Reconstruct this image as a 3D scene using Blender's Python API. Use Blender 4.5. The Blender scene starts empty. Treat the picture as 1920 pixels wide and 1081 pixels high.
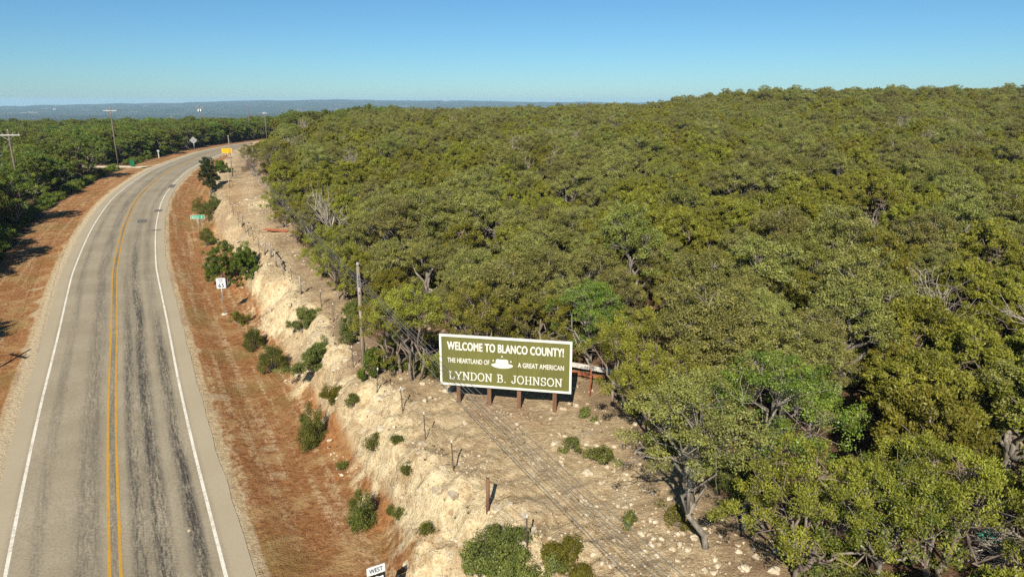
import bpy, math, random
import numpy as np
from mathutils import Vector, Matrix

# ------------------------------------------------------------------ camera, sky, sun, exposure
S = bpy.context.scene
COL = S.collection
R = math.radians
CAM_H = 17.6
cam_d = bpy.data.cameras.new('camera'); cam = bpy.data.objects.new('camera', cam_d); COL.objects.link(cam)
cam_d.sensor_width = 36.0; cam_d.lens = 24.0; cam_d.clip_start = 0.3; cam_d.clip_end = 30000
cam.location = (0, 0, CAM_H); cam.rotation_euler = (R(90) - math.atan((540.5 - 187.0) / 1280.0), 0, 0)
S.camera = cam

SUN_EL, SUN_AZ = 38.0, 190.0          # azimuth of the sun, clockwise from +Y: behind and a little to the left
W = bpy.data.worlds.new('World'); S.world = W; W.use_nodes = True
wn = W.node_tree.nodes; wn.clear()
sky = wn.new('ShaderNodeTexSky'); sky.sky_type = 'NISHITA'; sky.sun_disc = False
sky.sun_elevation = R(SUN_EL); sky.sun_rotation = R(SUN_AZ)
sky.altitude = 300; sky.air_density = 0.9; sky.dust_density = 0.28; sky.ozone_density = 10.0
bg = wn.new('ShaderNodeBackground'); bg.inputs[1].default_value = 0.050
wo = wn.new('ShaderNodeOutputWorld')
tc = wn.new('ShaderNodeTexCoord'); mx = wn.new('ShaderNodeVectorMath'); mx.operation = 'MAXIMUM'; mx.inputs[1].default_value = (-2, -2, 0.002)
W.node_tree.links.new(tc.outputs['Generated'], mx.inputs[0]); W.node_tree.links.new(mx.outputs[0], sky.inputs['Vector'])   # the sky goes on at its horizon colour just below eye level
tm = wn.new('ShaderNodeMix'); tm.data_type = 'RGBA'; tm.blend_type = 'MULTIPLY'; tm.inputs[0].default_value = 1; tm.inputs[7].default_value = (.87, 1.05, .97, 1)
W.node_tree.links.new(sky.outputs[0], tm.inputs[6]); W.node_tree.links.new(tm.outputs[2], bg.inputs[0]); W.node_tree.links.new(bg.outputs[0], wo.inputs[0])
sun_d = bpy.data.lights.new('sun', 'SUN'); sun = bpy.data.objects.new('sun', sun_d); COL.objects.link(sun)
sun_d.energy = 4.3; sun_d.angle = R(0.53); sun_d.color = (1.0, 0.93, 0.80)
sdir = Vector((math.sin(R(SUN_AZ)) * math.cos(R(SUN_EL)), math.cos(R(SUN_AZ)) * math.cos(R(SUN_EL)), math.sin(R(SUN_EL))))
sun.rotation_euler = sdir.to_track_quat('Z', 'Y').to_euler()
S.view_settings.view_transform = 'Standard'; S.view_settings.look = 'None'
S.view_settings.exposure = 1.02; S.view_settings.gamma = 1.0; S.view_settings.use_curve_mapping = False
S.render.engine = 'CYCLES'
S.cycles.use_denoising = False
S.cycles.max_bounces = 6; S.cycles.diffuse_bounces = 3; S.cycles.transparent_max_bounces = 4
S.cycles.volume_bounces = 0

# ------------------------------------------------------------------ terrain
ROAD_CL = np.array([(8,-18),(1,-6),(-6,6.3),(-15.2,22.3),(-19.4,29.6),(-24.3,38.3),(-30.6,49.8),(-37.8,62.8),(-41.2,69.2),(-47.6,82),
    (-52.9,93.3),(-59.8,109.3),(-66.9,129.3),(-74,152.6),(-80.5,178),(-85.3,202),(-87,229),(-85,257),(-79,285),(-69,315)], float)
def catmull(P, n):
    P = np.vstack([2*P[0]-P[1], P, 2*P[-1]-P[-2]]); out = []
    t = np.linspace(0, 1, n, endpoint=False)[:, None]
    for i in range(1, len(P)-2):
        a, b, c, d = P[i-1], P[i], P[i+1], P[i+2]
        out.append(.5*((2*b)+(c-a)*t+(2*a-5*b+4*c-d)*t**2+(-a+3*b-3*c+d)*t**3))
    return np.vstack(out+[P[-2][None]])
_c = catmull(ROAD_CL, 40)
for _ in range(60):                                     # smooth the traced line
    _c[1:-1] = .5*_c[1:-1]+.25*(_c[:-2]+_c[2:])
_l = np.concatenate([[0], np.cumsum(np.hypot(*np.diff(_c, axis=0).T))])
ST = np.arange(0, _l[-1], 1.0)
CLX, CLY = np.interp(ST, _l, _c[:, 0]), np.interp(ST, _l, _c[:, 1])
TX, TY = np.gradient(CLX), np.gradient(CLY); _n = np.hypot(TX, TY); TX /= _n; TY /= _n
def zroad(y):
    u = np.clip((np.asarray(y, float)-24)/120., 0, 1)
    return 3.4*(u*u*(3-2*u)*.35+u*.65)
def smooth(a, b, x):
    t = np.clip((x-a)/(b-a), 0, 1); return t*t*(3-2*t)
_rng = np.random.RandomState(7)
_PH = _rng.uniform(0, 6.28, (6, 8)); _DR = _rng.uniform(0, 6.28, (6, 8)); _FR = _rng.uniform(.6, 1.6, (6, 8))
def wav(x, y, scale, k):                                # cheap smooth noise, about -1..1
    r = 0
    for i in range(8):
        a = _DR[k, i]; r = r+np.sin((x*np.cos(a)+y*np.sin(a))*_FR[k, i]*6.283/scale+_PH[k, i]+.7*np.sin((x*np.sin(a)-y*np.cos(a))*2.9/scale+i))
    return r/3.2
def road_sd(x, y):                                      # station index and signed distance (right of the road is positive)
    x = np.atleast_1d(np.asarray(x, float)); y = np.atleast_1d(np.asarray(y, float))
    I = np.empty(len(x), int)
    for k in range(0, len(x), 20000):
        I[k:k+20000] = np.argmin((x[k:k+20000, None]-CLX)**2+(y[k:k+20000, None]-CLY)**2, 1)
    dx, dy = x-CLX[I], y-CLY[I]
    d = dx*TY[I]-dy*TX[I]
    far = np.hypot(dx, dy); d = np.where(far > np.abs(d)+3, np.sign(d)*far, d)
    return I, d
RIDGE_X = [-300,-200,-130,-83,-44,7,49,74,100,158,260,400]
RIDGE_Z = [4.0,4.0,4.6,5.2,8.2,9.3,10.2,12.5,13.5,13.5,14.6,15.5]
def terrain(x, y):
    x = np.atleast_1d(np.asarray(x, float)); y = np.atleast_1d(np.asarray(y, float))
    I, d = road_sd(x, y); zc = zroad(CLY[I])
    toe = 9.5+.55*wav(x, y, 9, 0); wid = 3.0+.7*wav(x, y, 6, 1)
    bank = smooth(0, 1, (d-toe)/wid)
    bank = np.clip(bank+.040*np.sin(bank*3.1*6.283+1.3*wav(x, y, 5, 2))*np.sin(np.pi*bank), 0, 1)      # hard ledges in the cut
    ver = -.025-.30*smooth(5.3, 7.3, d)+.16*smooth(7.5, 10, d)
    rough = .15*wav(x, y, 2.1, 2)+.10*wav(x, y, .9, 3)
    step = bank*(3.0+.15*wav(x, y, 14, 4))+.055*np.clip(d-12, 0, 40)
    z0 = zc+ver+step*smooth(5, 10, d)+rough*smooth(8.5, 11, d)*(1-.65*smooth(13, 16, d))
    t = np.clip((y-38)/172., 0, 1.25)*smooth(13, 30, d)
    zr = z0+(np.interp(x, RIDGE_X, RIDGE_Z)-z0)*t
    zl = zc-.025-.35*smooth(-4.7, -7, d)-.5*smooth(-7, -40, d)
    z = np.where(d > 0, zr, zl)+.25*wav(x, y, 31, 5)*smooth(14, 40, np.abs(d))
    r = np.hypot(x, y); r0 = np.where(d > 0, 225., 300.)+60*smooth(60, 160, x)
    u = np.clip(r-r0, 0, 900)
    z = z-75*smooth(0, 1, u/900.)
    return np.where(r > r0, z+6*wav(x, y, 400, 1)*smooth(0, 400, r-r0), z)
def tz(x, y): return float(terrain(x, y)[0])

# ------------------------------------------------------------------ where things stand (metres)
SPOT = {'speed_sign':(-24.02,54.41), 'green_sign':(-39.49,85.00), 'west_sign':(-4.60,19.71), 'yellow_sign':(-57.26,139.44), 'diamond_sign':(-103.07,225.59), 'bin':(-85.40,155.48), 'mailbox':(-91.94,180.39), 'pole1':(-75.19,104.35), 'pole2':(-91.94,161.38), 'pole3':(-119.34,269.54), 'poleA':(-8.57,36.89), 'poleC':(-46.09,113.41), 'sheet':(-24.99,71.36), 'bigrock':(-3.17,32.59), 'deadbrush':(15.97,18.32), 'greenbag':(15.69,19.25)}
SPOT['diamond_sign'] = (-94.35,206.50)
SPOT['pole0'] = (-36.23,34.73)
FENCE = [(-5.35,30.60,'t'), (-3.88,27.73,'t'), (-2.42,25.20,'t'), (-0.90,22.37,'w'), (0.51,20.09,'t'), (-7.03,32.84,'t'), (-9.06,36.44,'t'), (-10.68,40.30,'t'), (-12.20,44.32,'t'), (-13.80,47.31,'t'), (-16.13,50.14,'w'), (-17.72,53.19,'t'), (-18.95,54.91,'t'), (-20.53,57.81,'b'), (-22.25,61.50,'b'), (-23.12,62.31,'b'), (-24.36,64.43,'t'), (-26.65,69.10,'t'), (-27.25,69.62,'t'), (-28.39,71.61,'t'), (-30.07,75.15,'w'), (-31.16,76.95,'t'), (-33.41,81.34,'t'), (-36.39,87.90,'t'), (-42.12,102.05,'w'), (-43.62,106.74,'t'), (-46.08,113.64,'t')]
SHRUBS = [
    (-18.67,46.53,1.62,1.78,'j','round dark green juniper bush on the verge, behind a slightly larger one'),
    (-16.06,42.66,2.07,2.05,'j','largest round juniper bush at the foot of the pale bank below the speed sign'),
    (-10.59,32.60,1.86,2.50,'u','tall double headed juniper bush at the foot of the bank left of the billboard'),
    (-6.53,29.32,1.17,0.84,'j','low round juniper bush alone on the pale bank face'),
    (-4.46,26.10,0.55,0.46,'j','small ball of juniper on the bank top below the leftmost billboard post'),
    (-6.54,25.78,1.48,1.79,'u','upright pointed juniper bush on the lower bank above the white west plate'),
    (-8.37,30.18,0.58,0.63,'j','small juniper tuft on the bank between the tall double bush and the upright one'),
    (-12.07,38.88,2.61,1.81,'o','wide leafy shrub on the bank crest in front of the fence line'),
    (-14.64,45.54,2.48,1.59,'o','loose leafy shrub on top of the bank below the lone thick fence post'),
    (-26.71,61.59,4.59,4.79,'g','big bright green leafy bush right behind the speed limit sign'),
    (-24.60,61.29,3.26,2.92,'g','bright green leafy bush on the bank, right neighbour of the big one'),
    (-35.53,78.24,2.12,2.30,'j','dark juniper bush just right of the green road sign post'),
    (-44.82,97.57,2.61,2.83,'j','juniper bush behind the green road sign, nearest the road of its cluster'),
    (-40.95,91.51,3.18,3.06,'j','middle bush of the cluster behind the green road sign'),
    (-40.01,91.64,1.87,2.26,'j','juniper bush of the cluster under the tall dark cedar'),
    (-0.09,20.14,3.49,0.95,'o','broad dark green shrub spreading over the bottom of the stony slope'),
    (1.73,19.29,2.29,0.78,'y','yellow green rounded shrub beside the broad dark shrub at the bottom'),
    (3.73,25.44,1.33,0.86,'o','low green shrub on the stony ground right of the billboard'),
    (2.54,26.65,0.88,0.72,'o','small sparse shrub among white stones right of the billboard'),
    (5.80,21.38,1.26,0.60,'y','low sparse olive shrub on the stony ground beside a leaning trunk'),
    (-8.40,33.02,0.79,0.78,'j','small dark bush on the bank crest left of the billboard'),
    (-9.85,34.58,1.76,1.08,'y','yellowish straggly shrub at the crest beside a small dark bush'),
    (-4.74,25.08,0.58,0.45,'j','small bush on the lower bank right of the upright juniper'),
    (-3.28,22.77,0.49,0.49,'j','small tuft bush low on the slope left of the brown post'),
    (-10.16,40.22,2.00,1.54,'o','leafy sapling shrub beside the foot of the telephone pole'),
    (-7.52,35.11,1.77,1.63,'g','bright sprawling shrub right of the foot of the telephone pole'),
    (4.21,21.35,0.57,0.64,'o','thin weed shrub under the wires right of the bottom shrubs'),
    (-5.18,25.82,0.37,0.34,'j','tiny bush left beside a small bush on the lower bank'),
    (-49.60,118.00,2.74,2.19,'g','low bush at the roadside curve below the yellow sign'),
    (3.54,29.57,1.01,0.51,'o','low green scrub on the bare ground right of the billboard posts'),
    (-5.22,28.08,0.44,0.40,'j','tiny dark bush right of the low round juniper on the bank face'),
    (1.38,18.79,1.03,0.63,'o','dark leafy shrub at the very bottom edge under the yellow green one'),
    (0.00,19.61,1.26,0.73,'o','dark shrub at the very bottom edge below the broad shrub'),
    (-1.13,20.62,0.94,0.70,'g','pale green spiky shrub at the bottom edge near the chalky slope'),
    (-22.10,52.21,1.72,1.03,'y','straggly grassy shrub on the verge just right of the speed sign base')]
EDGE_TREES = [
    (-45.45,103.17,5.6,1.9,'cedar','tall dark cedar tree standing alone beside the road curve'),
    (-5.16,33.71,6.0,2.1,'j','tall juniper with several dark trunks just left of the billboard'),
    (-6.35,35.19,5.2,2.0,'j','juniper in front of the wood between the telephone pole and the billboard'),
    (5.57,29.64,5.6,2.3,'j','juniper at the wood edge right behind the grey fence post by the billboard'),
    (6.41,25.89,5.2,2.4,'j','juniper with bare lower branches at the corner of the stony clearing'),
    (6.50,19.67,6.6,2.3,'o','oak with a pale leaning trunk at the edge of the stony clearing'),
    (7.86,20.39,6.8,2.6,'o','oak with a grey trunk bent to the right, second along the stony clearing'),
    (8.91,17.98,4.6,2.5,'j','olive juniper at the bottom edge just right of the stony clearing'),
    (-1.73,34.25,5.4,2.3,'j','juniper rising directly behind the left half of the billboard'),
    (1.18,35.13,5.0,2.2,'j','juniper rising directly behind the right half of the billboard'),
    (4.10,34.96,5.2,2.2,'o','oak behind the pale metal strip right of the billboard'),
    (-21.21,66.63,4.6,2.2,'j','juniper at the wood edge beside the rusty sheet'),
    (-24.53,72.99,5.2,2.4,'j','juniper at the wood edge overhanging the stony patch'),
    (-12.67,48.65,5.0,2.2,'j','juniper at the wood edge behind the telephone pole'),
    (-15.26,54.81,4.6,2.1,'j','juniper at the wood edge with a low dark underside above bare ground'),
    (-37.35,108.26,5.6,2.6,'o','oak at the wood edge where the clearing narrows'),
    (-41.81,111.89,5.4,2.4,'o','oak at the tip of the wood where the road vanishes'),
    (12.91,17.77,4.8,2.4,'j','juniper at the bottom edge left of the bleached dead brush'),
    (11.06,17.65,4.2,2.2,'o','oak at the bottom edge between two junipers')]
ROCKS = [(3.09,24.70,0.34), (3.55,24.01,0.20), (4.20,25.31,0.18), (2.44,26.91,0.20), (3.26,26.91,0.22), (3.65,26.69,0.20), (-3.17,32.59,0.55), (3.13,30.69,0.25), (4.55,20.88,0.22), (5.16,21.37,0.18), (4.41,26.52,0.16), (1.86,26.89,0.30), (2.07,25.89,0.12), (2.81,25.56,0.12), (6.79,22.51,0.20), (5.98,22.88,0.18), (5.10,23.59,0.15), (4.62,24.51,0.13), (4.26,24.24,0.14), (4.65,24.05,0.12), (4.79,19.53,0.16), (6.63,18.86,0.20), (6.14,18.64,0.20), (7.37,18.53,0.30), (8.01,19.14,0.22), (8.25,18.40,0.30), (7.49,19.41,0.18), (5.37,19.74,0.15), (5.40,19.14,0.15), (5.26,25.11,0.12), (-35.04,89.92,0.45), (-33.44,87.04,0.50), (-31.15,84.22,0.40), (-31.72,87.46,0.35), (-34.95,88.29,0.30), (-34.16,91.01,0.30), (0.86,24.55,0.16), (5.88,19.66,0.20), (5.15,20.39,0.18), (6.76,20.94,0.15), (-13.71,25.22,0.14)]
WOOD_EDGE = [(-59.34,157.71), (-40.24,110.91), (-31.61,89.41), (-28.72,82.14), (-24.31,74.15), (-21.89,66.82), (-18.49,60.83), (-15.91,54.76), (-12.67,48.65), (-11.21,44.04), (-8.93,39.95), (-6.66,36.16), (-4.50,33.39), (-1.73,34.43), (1.47,35.13), (4.39,34.93), (5.36,31.61), (5.47,29.78), (6.45,27.22), (6.42,25.42), (7.49,22.88), (8.81,20.90), (8.88,18.94), (8.81,18.12)]
BOARD = ((-3.51,31.09,4.16),(2.81,29.91,4.15),2.60)
POLE_A_TOP = 8.66
WIRE_A = [7.21, 7.64, 7.83, 7.98, 8.17]
POLE_C_TOP = 11.76
WIRE_B = [(2.73,13.41,7.00), (3.14,12.77,7.50), (3.30,12.65,7.60), (3.42,12.52,7.70), (3.66,12.40,7.80)]

# ------------------------------------------------------------------ helpers
rng = np.random.RandomState(11); random.seed(5)
def mesh_np(name, V, Fq, mats=None, fmat=None, smooth_=False):
    """mesh from arrays; Fq is a list of (n,k) index arrays (one per polygon size)"""
    me = bpy.data.meshes.new(name); V = np.asarray(V, np.float32)
    me.vertices.add(len(V)); me.vertices.foreach_set('co', V.ravel())
    Fq = [np.asarray(f, np.int32) for f in Fq if len(f)]
    nl = sum(f.size for f in Fq); npol = sum(len(f) for f in Fq)
    me.loops.add(nl); me.polygons.add(npol)
    me.loops.foreach_set('vertex_index', np.concatenate([f.ravel() for f in Fq]))
    tot = np.concatenate([np.full(len(f), f.shape[1], np.int32) for f in Fq])
    me.polygons.foreach_set('loop_start', np.concatenate([[0], np.cumsum(tot)[:-1]]).astype(np.int32))
    me.polygons.foreach_set('use_smooth', np.full(npol, smooth_, bool))
    for m in mats or []: me.materials.append(m)
    if fmat is not None: me.polygons.foreach_set('material_index', np.asarray(fmat, np.int32))
    me.update(calc_edges=True); me.validate()
    return me
class MB:                                                # collects boxes, tubes and plates for ONE part
    def __init__(s): s.v = []; s.f = {}; s.n = 0
    def add(s, V, faces):
        for f in faces: s.f.setdefault(len(f), []).append([i+s.n for i in f])
        s.v.append(np.asarray(V, float)); s.n += len(V); return s
    def box(s, c, size, rot=None):
        h = np.array(size)/2; V = np.array([[x, y, z] for x in (-1, 1) for y in (-1, 1) for z in (-1, 1)])*h
        if rot is not None: V = V @ np.array(rot).T
        return s.add(V+np.array(c), [(0,1,3,2),(4,6,7,5),(0,4,5,1),(2,3,7,6),(0,2,6,4),(1,5,7,3)])
    def tube(s, P, r, sides=8, cap=True):
        V, F = tube(P, r, sides); s.add(V, F)
        if cap: s.f.setdefault(sides, []).extend([[s.n-len(V)+i for i in range(sides)][::-1], [s.n-sides+i for i in range(sides)]])
        return s
    def prism(s, pts, y0, y1):                           # outline in (x,z) pushed from y0 to y1
        n = len(pts); V = [(x, y0, z) for x, z in pts]+[(x, y1, z) for x, z in pts]
        return s.add(V, [tuple(range(n)), tuple(range(2*n-1, n-1, -1))]+[(i, i+n, (i+1) % n+n, (i+1) % n) for i in range(n)])
    def mesh(s, name, mat, smooth_=False):
        return mesh_np(name, np.vstack(s.v), [np.array(f) for f in s.f.values()], [mat], smooth_=smooth_)
    def build(s, name, mat, parent=None, smooth_=False):
        return link(name, s.mesh(name, mat, smooth_), parent)
def tube(P, r, sides=6):
    P = np.asarray(P, float); n = len(P); r = np.broadcast_to(np.asarray(r, float), (n,))
    T = np.gradient(P, axis=0); T /= np.linalg.norm(T, axis=1)[:, None]+1e-9
    ref = np.where(np.abs(T[:, 2:3]) < .9, [[0, 0, 1.]], [[1., 0, 0]])
    A = np.cross(T, ref); A /= np.linalg.norm(A, axis=1)[:, None]+1e-9; B = np.cross(T, A)
    a = np.arange(sides)*2*np.pi/sides
    V = (P[:, None]+r[:, None, None]*(np.cos(a)[None, :, None]*A[:, None]+np.sin(a)[None, :, None]*B[:, None])).reshape(-1, 3)
    F = [(i*sides+j, i*sides+(j+1) % sides, (i+1)*sides+(j+1) % sides, (i+1)*sides+j) for i in range(n-1) for j in range(sides)]
    return V, F
def link(name, data, parent=None):
    o = bpy.data.objects.new(name, data); COL.objects.link(o)
    if parent: o.parent = parent
    return o
def tag(o, label=None, cat=None, group=None, kind=None):
    for k, v in (('label', label), ('category', cat), ('group', group), ('kind', kind)):
        if v: o[k] = v
    return o
def thing(name, label, cat, loc, rz=0, group=None):
    o = link(name, None); o.location = loc; o.rotation_euler = (0, 0, rz); o.empty_display_size = .3
    return tag(o, label, cat, group)
def ground(xy, dz=0): return (xy[0], xy[1], tz(*xy)+dz)

# ------------------------------------------------------------------ materials
class NT:
    def __init__(s, name):
        s.m = bpy.data.materials.new(name); s.m.use_nodes = True; s.t = s.m.node_tree; s.t.nodes.clear()
        s.out = s.t.nodes.new('ShaderNodeOutputMaterial')
    def n(s, typ, **kw):
        x = s.t.nodes.new('ShaderNode'+typ)
        for k, v in kw.items(): setattr(x, k, v)
        return x
    def l(s, a, b): s.t.links.new(a, b)
    def put(s, sock, v):
        if hasattr(v, 'is_linked') or hasattr(v, 'links'): s.l(v, sock)
        else:
            if isinstance(v, tuple) and len(v) == 3 and sock.type == 'RGBA': v = v+(1,)
            sock.default_value = v
    def math(s, op, a, b=0.0, c=None, clamp=False):
        x = s.n('Math', operation=op, use_clamp=clamp); s.put(x.inputs[0], a); s.put(x.inputs[1], b)
        if c is not None: s.put(x.inputs[2], c)
        return x.outputs[0]
    def mix(s, f, a, b, mode='MIX'):
        x = s.n('Mix', data_type='RGBA', blend_type=mode); s.put(x.inputs[0], f); s.put(x.inputs[6], a); s.put(x.inputs[7], b)
        return x.outputs[2]
    def noise(s, vec, scale, detail=4, rough=.6, col=False):
        x = s.n('TexNoise'); x.inputs['Scale'].default_value = scale; x.inputs['Detail'].default_value = detail; x.inputs['Roughness'].default_value = rough
        if vec is not None: s.l(vec, x.inputs['Vector'])
        return x.outputs['Color' if col else 'Fac']
    def ramp(s, v, lo, hi):                              # smooth step between lo and hi
        x = s.n('MapRange', interpolation_type='SMOOTHSTEP'); s.put(x.inputs[0], v); x.inputs[1].default_value = lo; x.inputs[2].default_value = hi
        return x.outputs[0]
    def pos(s, scale=(1, 1, 1), obj=False):
        g = s.n('TexCoord').outputs['Object'] if obj else s.n('NewGeometry').outputs['Position']
        x = s.n('VectorMath', operation='MULTIPLY'); s.l(g, x.inputs[0]); x.inputs[1].default_value = scale
        return x.outputs[0]
    def attr(s, name, out='Fac'): return s.n('Attribute', attribute_name=name).outputs[out]
    def bsdf(s, color, rough=.8, metal=0.0, spec=.3, bump=None, bstr=.5, bdist=.05):
        p = s.n('BsdfPrincipled'); s.put(p.inputs['Base Color'], color); s.put(p.inputs['Roughness'], rough)
        p.inputs['Metallic'].default_value = metal; p.inputs['Specular IOR Level'].default_value = spec
        if bump is not None:
            b = s.n('Bump'); b.inputs['Strength'].default_value = bstr; b.inputs['Distance'].default_value = bdist
            s.l(bump, b.inputs['Height']); s.l(b.outputs[0], p.inputs['Normal'])
        s.l(p.outputs[0], s.out.inputs[0]); return s.m

def plain(name, a, b=None, scale=6, rough=.7, metal=0.0, stretch=(1, 1, 1), bump=.0, obj=True, lo=.35, hi=.65):
    t = NT(name); v = t.pos(stretch, obj=obj); nz = t.noise(v, scale, 5, .65)
    c = t.mix(t.ramp(nz, lo, hi), a, b or tuple(x*.75 for x in a))
    return t.bsdf(c, rough, metal, bump=nz if bump else None, bstr=bump, bdist=.02)

def foliage(name, dark, light, transl=.40, gloss=.012, hue=.05, val=.30):
    t = NT(name); tint = t.attr('tint')
    oi = t.n('ObjectInfo').outputs['Random']
    c = t.mix(tint, dark, light)
    big = t.noise(t.pos((1, 1, 1)), .35, 2, .5)
    h = t.n('HueSaturation')
    t.l(t.math('MULTIPLY_ADD', oi, hue, .5-hue/2), h.inputs['Hue'])
    t.l(t.math('ADD', t.math('MULTIPLY_ADD', oi, val, 1-val/2), t.math('MULTIPLY_ADD', big, .7, -.35)), h.inputs['Value'])
    h.inputs['Saturation'].default_value = 1.0; t.l(c, h.inputs['Color'])
    d = t.n('BsdfDiffuse'); tr = t.n('BsdfTranslucent'); t.l(h.outputs[0], d.inputs[0])
    t.l(t.mix(.5, h.outputs[0], (1.0, 1.0, .3), 'MULTIPLY'), tr.inputs[0])
    m = t.n('MixShader'); m.inputs[0].default_value = transl; t.l(d.outputs[0], m.inputs[1]); t.l(tr.outputs[0], m.inputs[2])
    g = t.n('BsdfGlossy'); g.inputs['Roughness'].default_value = .45; g.inputs[0].default_value = (.9, .95, 1, 1)
    m2 = t.n('MixShader'); m2.inputs[0].default_value = gloss; t.l(m.outputs[0], m2.inputs[1]); t.l(g.outputs[0], m2.inputs[2])
    t.l(m2.outputs[0], t.out.inputs[0]); return t.m

M = {}
M['juniper'] = foliage('juniper_foliage', (.118, .118, .018), (.325, .315, .044), hue=.03)
M['oak'] = foliage('oak_foliage', (.135, .138, .034), (.330, .320, .085), gloss=.015, hue=.04)
M['lush'] = foliage('lush_foliage', (.066, .095, .014), (.235, .270, .034), gloss=.02, hue=.06, val=.5)
M['oakgreen'] = foliage('green_oak_foliage', (.110, .122, .026), (.285, .295, .066), hue=.03)
M['cedar'] = foliage('cedar_foliage', (.020, .034, .008), (.055, .075, .015), hue=.02)
M['bright'] = foliage('bright_foliage', (.055, .085, .010), (.15, .20, .025), hue=.02)
M['yellow'] = foliage('yellow_foliage', (.10, .10, .012), (.21, .19, .025), hue=.02)
M['bark_j'] = plain('juniper_bark', (.21, .165, .13), (.11, .085, .065), 5, .9, stretch=(1, 1, .2), bump=.4)
M['bark_o'] = plain('oak_bark', (.23, .20, .165), (.12, .105, .085), 6, .9, stretch=(1, 1, .4), bump=.4)
M['dead'] = plain('dead_wood', (.36, .31, .26), (.22, .19, .16), 5, .9)
M['wood_pole'] = plain('pole_wood', (.17, .13, .10), (.09, .07, .055), 8, .9, stretch=(1, 1, .08), bump=.3)
M['wood_grey'] = plain('weathered_wood', (.30, .25, .20), (.16, .125, .095), 9, .9, stretch=(1, 1, .1), bump=.4)
M['wood_brown'] = plain('billboard_timber', (.16, .085, .045), (.10, .052, .03), 7, .8, stretch=(1, 1, .08), bump=.3)
M['steel'] = plain('galvanised_steel', (.42, .43, .43), (.30, .31, .32), 12, .45, .7)
M['tpost'] = plain('rusty_steel_post', (.10, .075, .055), (.06, .05, .045), 20, .8, .2)
M['white'] = plain('white_paint', (.56, .55, .50), (.49, .47, .42), 2, .55)
M['sign_white'] = plain('white_sign_sheet', (.60, .62, .63), (.55, .57, .58), 3, .4)
M['sign_green'] = plain('green_sign_sheet', (.005, .27, .13), (.006, .23, .11), 4, .4)
M['sign_yellow'] = plain('yellow_sign_sheet', (.60, .35, .010), (.54, .30, .008), 3, .4)
M['black'] = plain('black_print', (.012, .012, .012), (.02, .02, .02), 4, .5)
M['olive'] = plain('olive_board_paint', (.120, .117, .028), (.098, .094, .024), .9, .6, 0.0, (1, 1, .35))  #, .6, lo=.3, hi=.7)
M['bin'] = plain('green_plastic', (.005, .13, .055), (.006, .10, .045), 5, .45)
M['rust'] = plain('rusty_metal', (.34, .105, .045), (.20, .07, .035), 4, .8, .2, bump=.2)
M['palemetal'] = plain('pale_metal', (.58, .55, .50), (.40, .37, .33), 4, .5, .3)
M['concrete'] = plain('concrete', (.62, .57, .48), (.50, .45, .37), 9, .9)
M['wire'] = plain('wire_grey', (.14, .136, .13), (.18, .175, .17), 3, .5, .3)
M['ceramic'] = plain('insulator', (.35, .33, .32), (.25, .23, .22), 9, .3)
M['transformer'] = plain('transformer_grey', (.62, .64, .64), (.52, .54, .55), 4, .5)
M['turquoise'] = plain('green_tarp', (.01, .30, .18), (.008, .2, .12), 6, .6)
M['limestone'] = plain('limestone', (.47, .40, .29), (.31, .25, .17), 7, .9, bump=.5, obj=False)
M['bush'] = foliage('bush_foliage', (.058, .068, .012), (.165, .175, .032), hue=.03)
M['shrub'] = foliage('shrub_foliage', (.075, .090, .022), (.215, .230, .056), hue=.03)
M['drygrass'] = foliage('dry_grass', (.25, .115, .042), (.42, .245, .105), transl=.2, gloss=0, hue=.04)
M['weeds'] = foliage('weeds', (.080, .062, .026), (.20, .15, .068), transl=.2, gloss=0, hue=.05)

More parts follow.
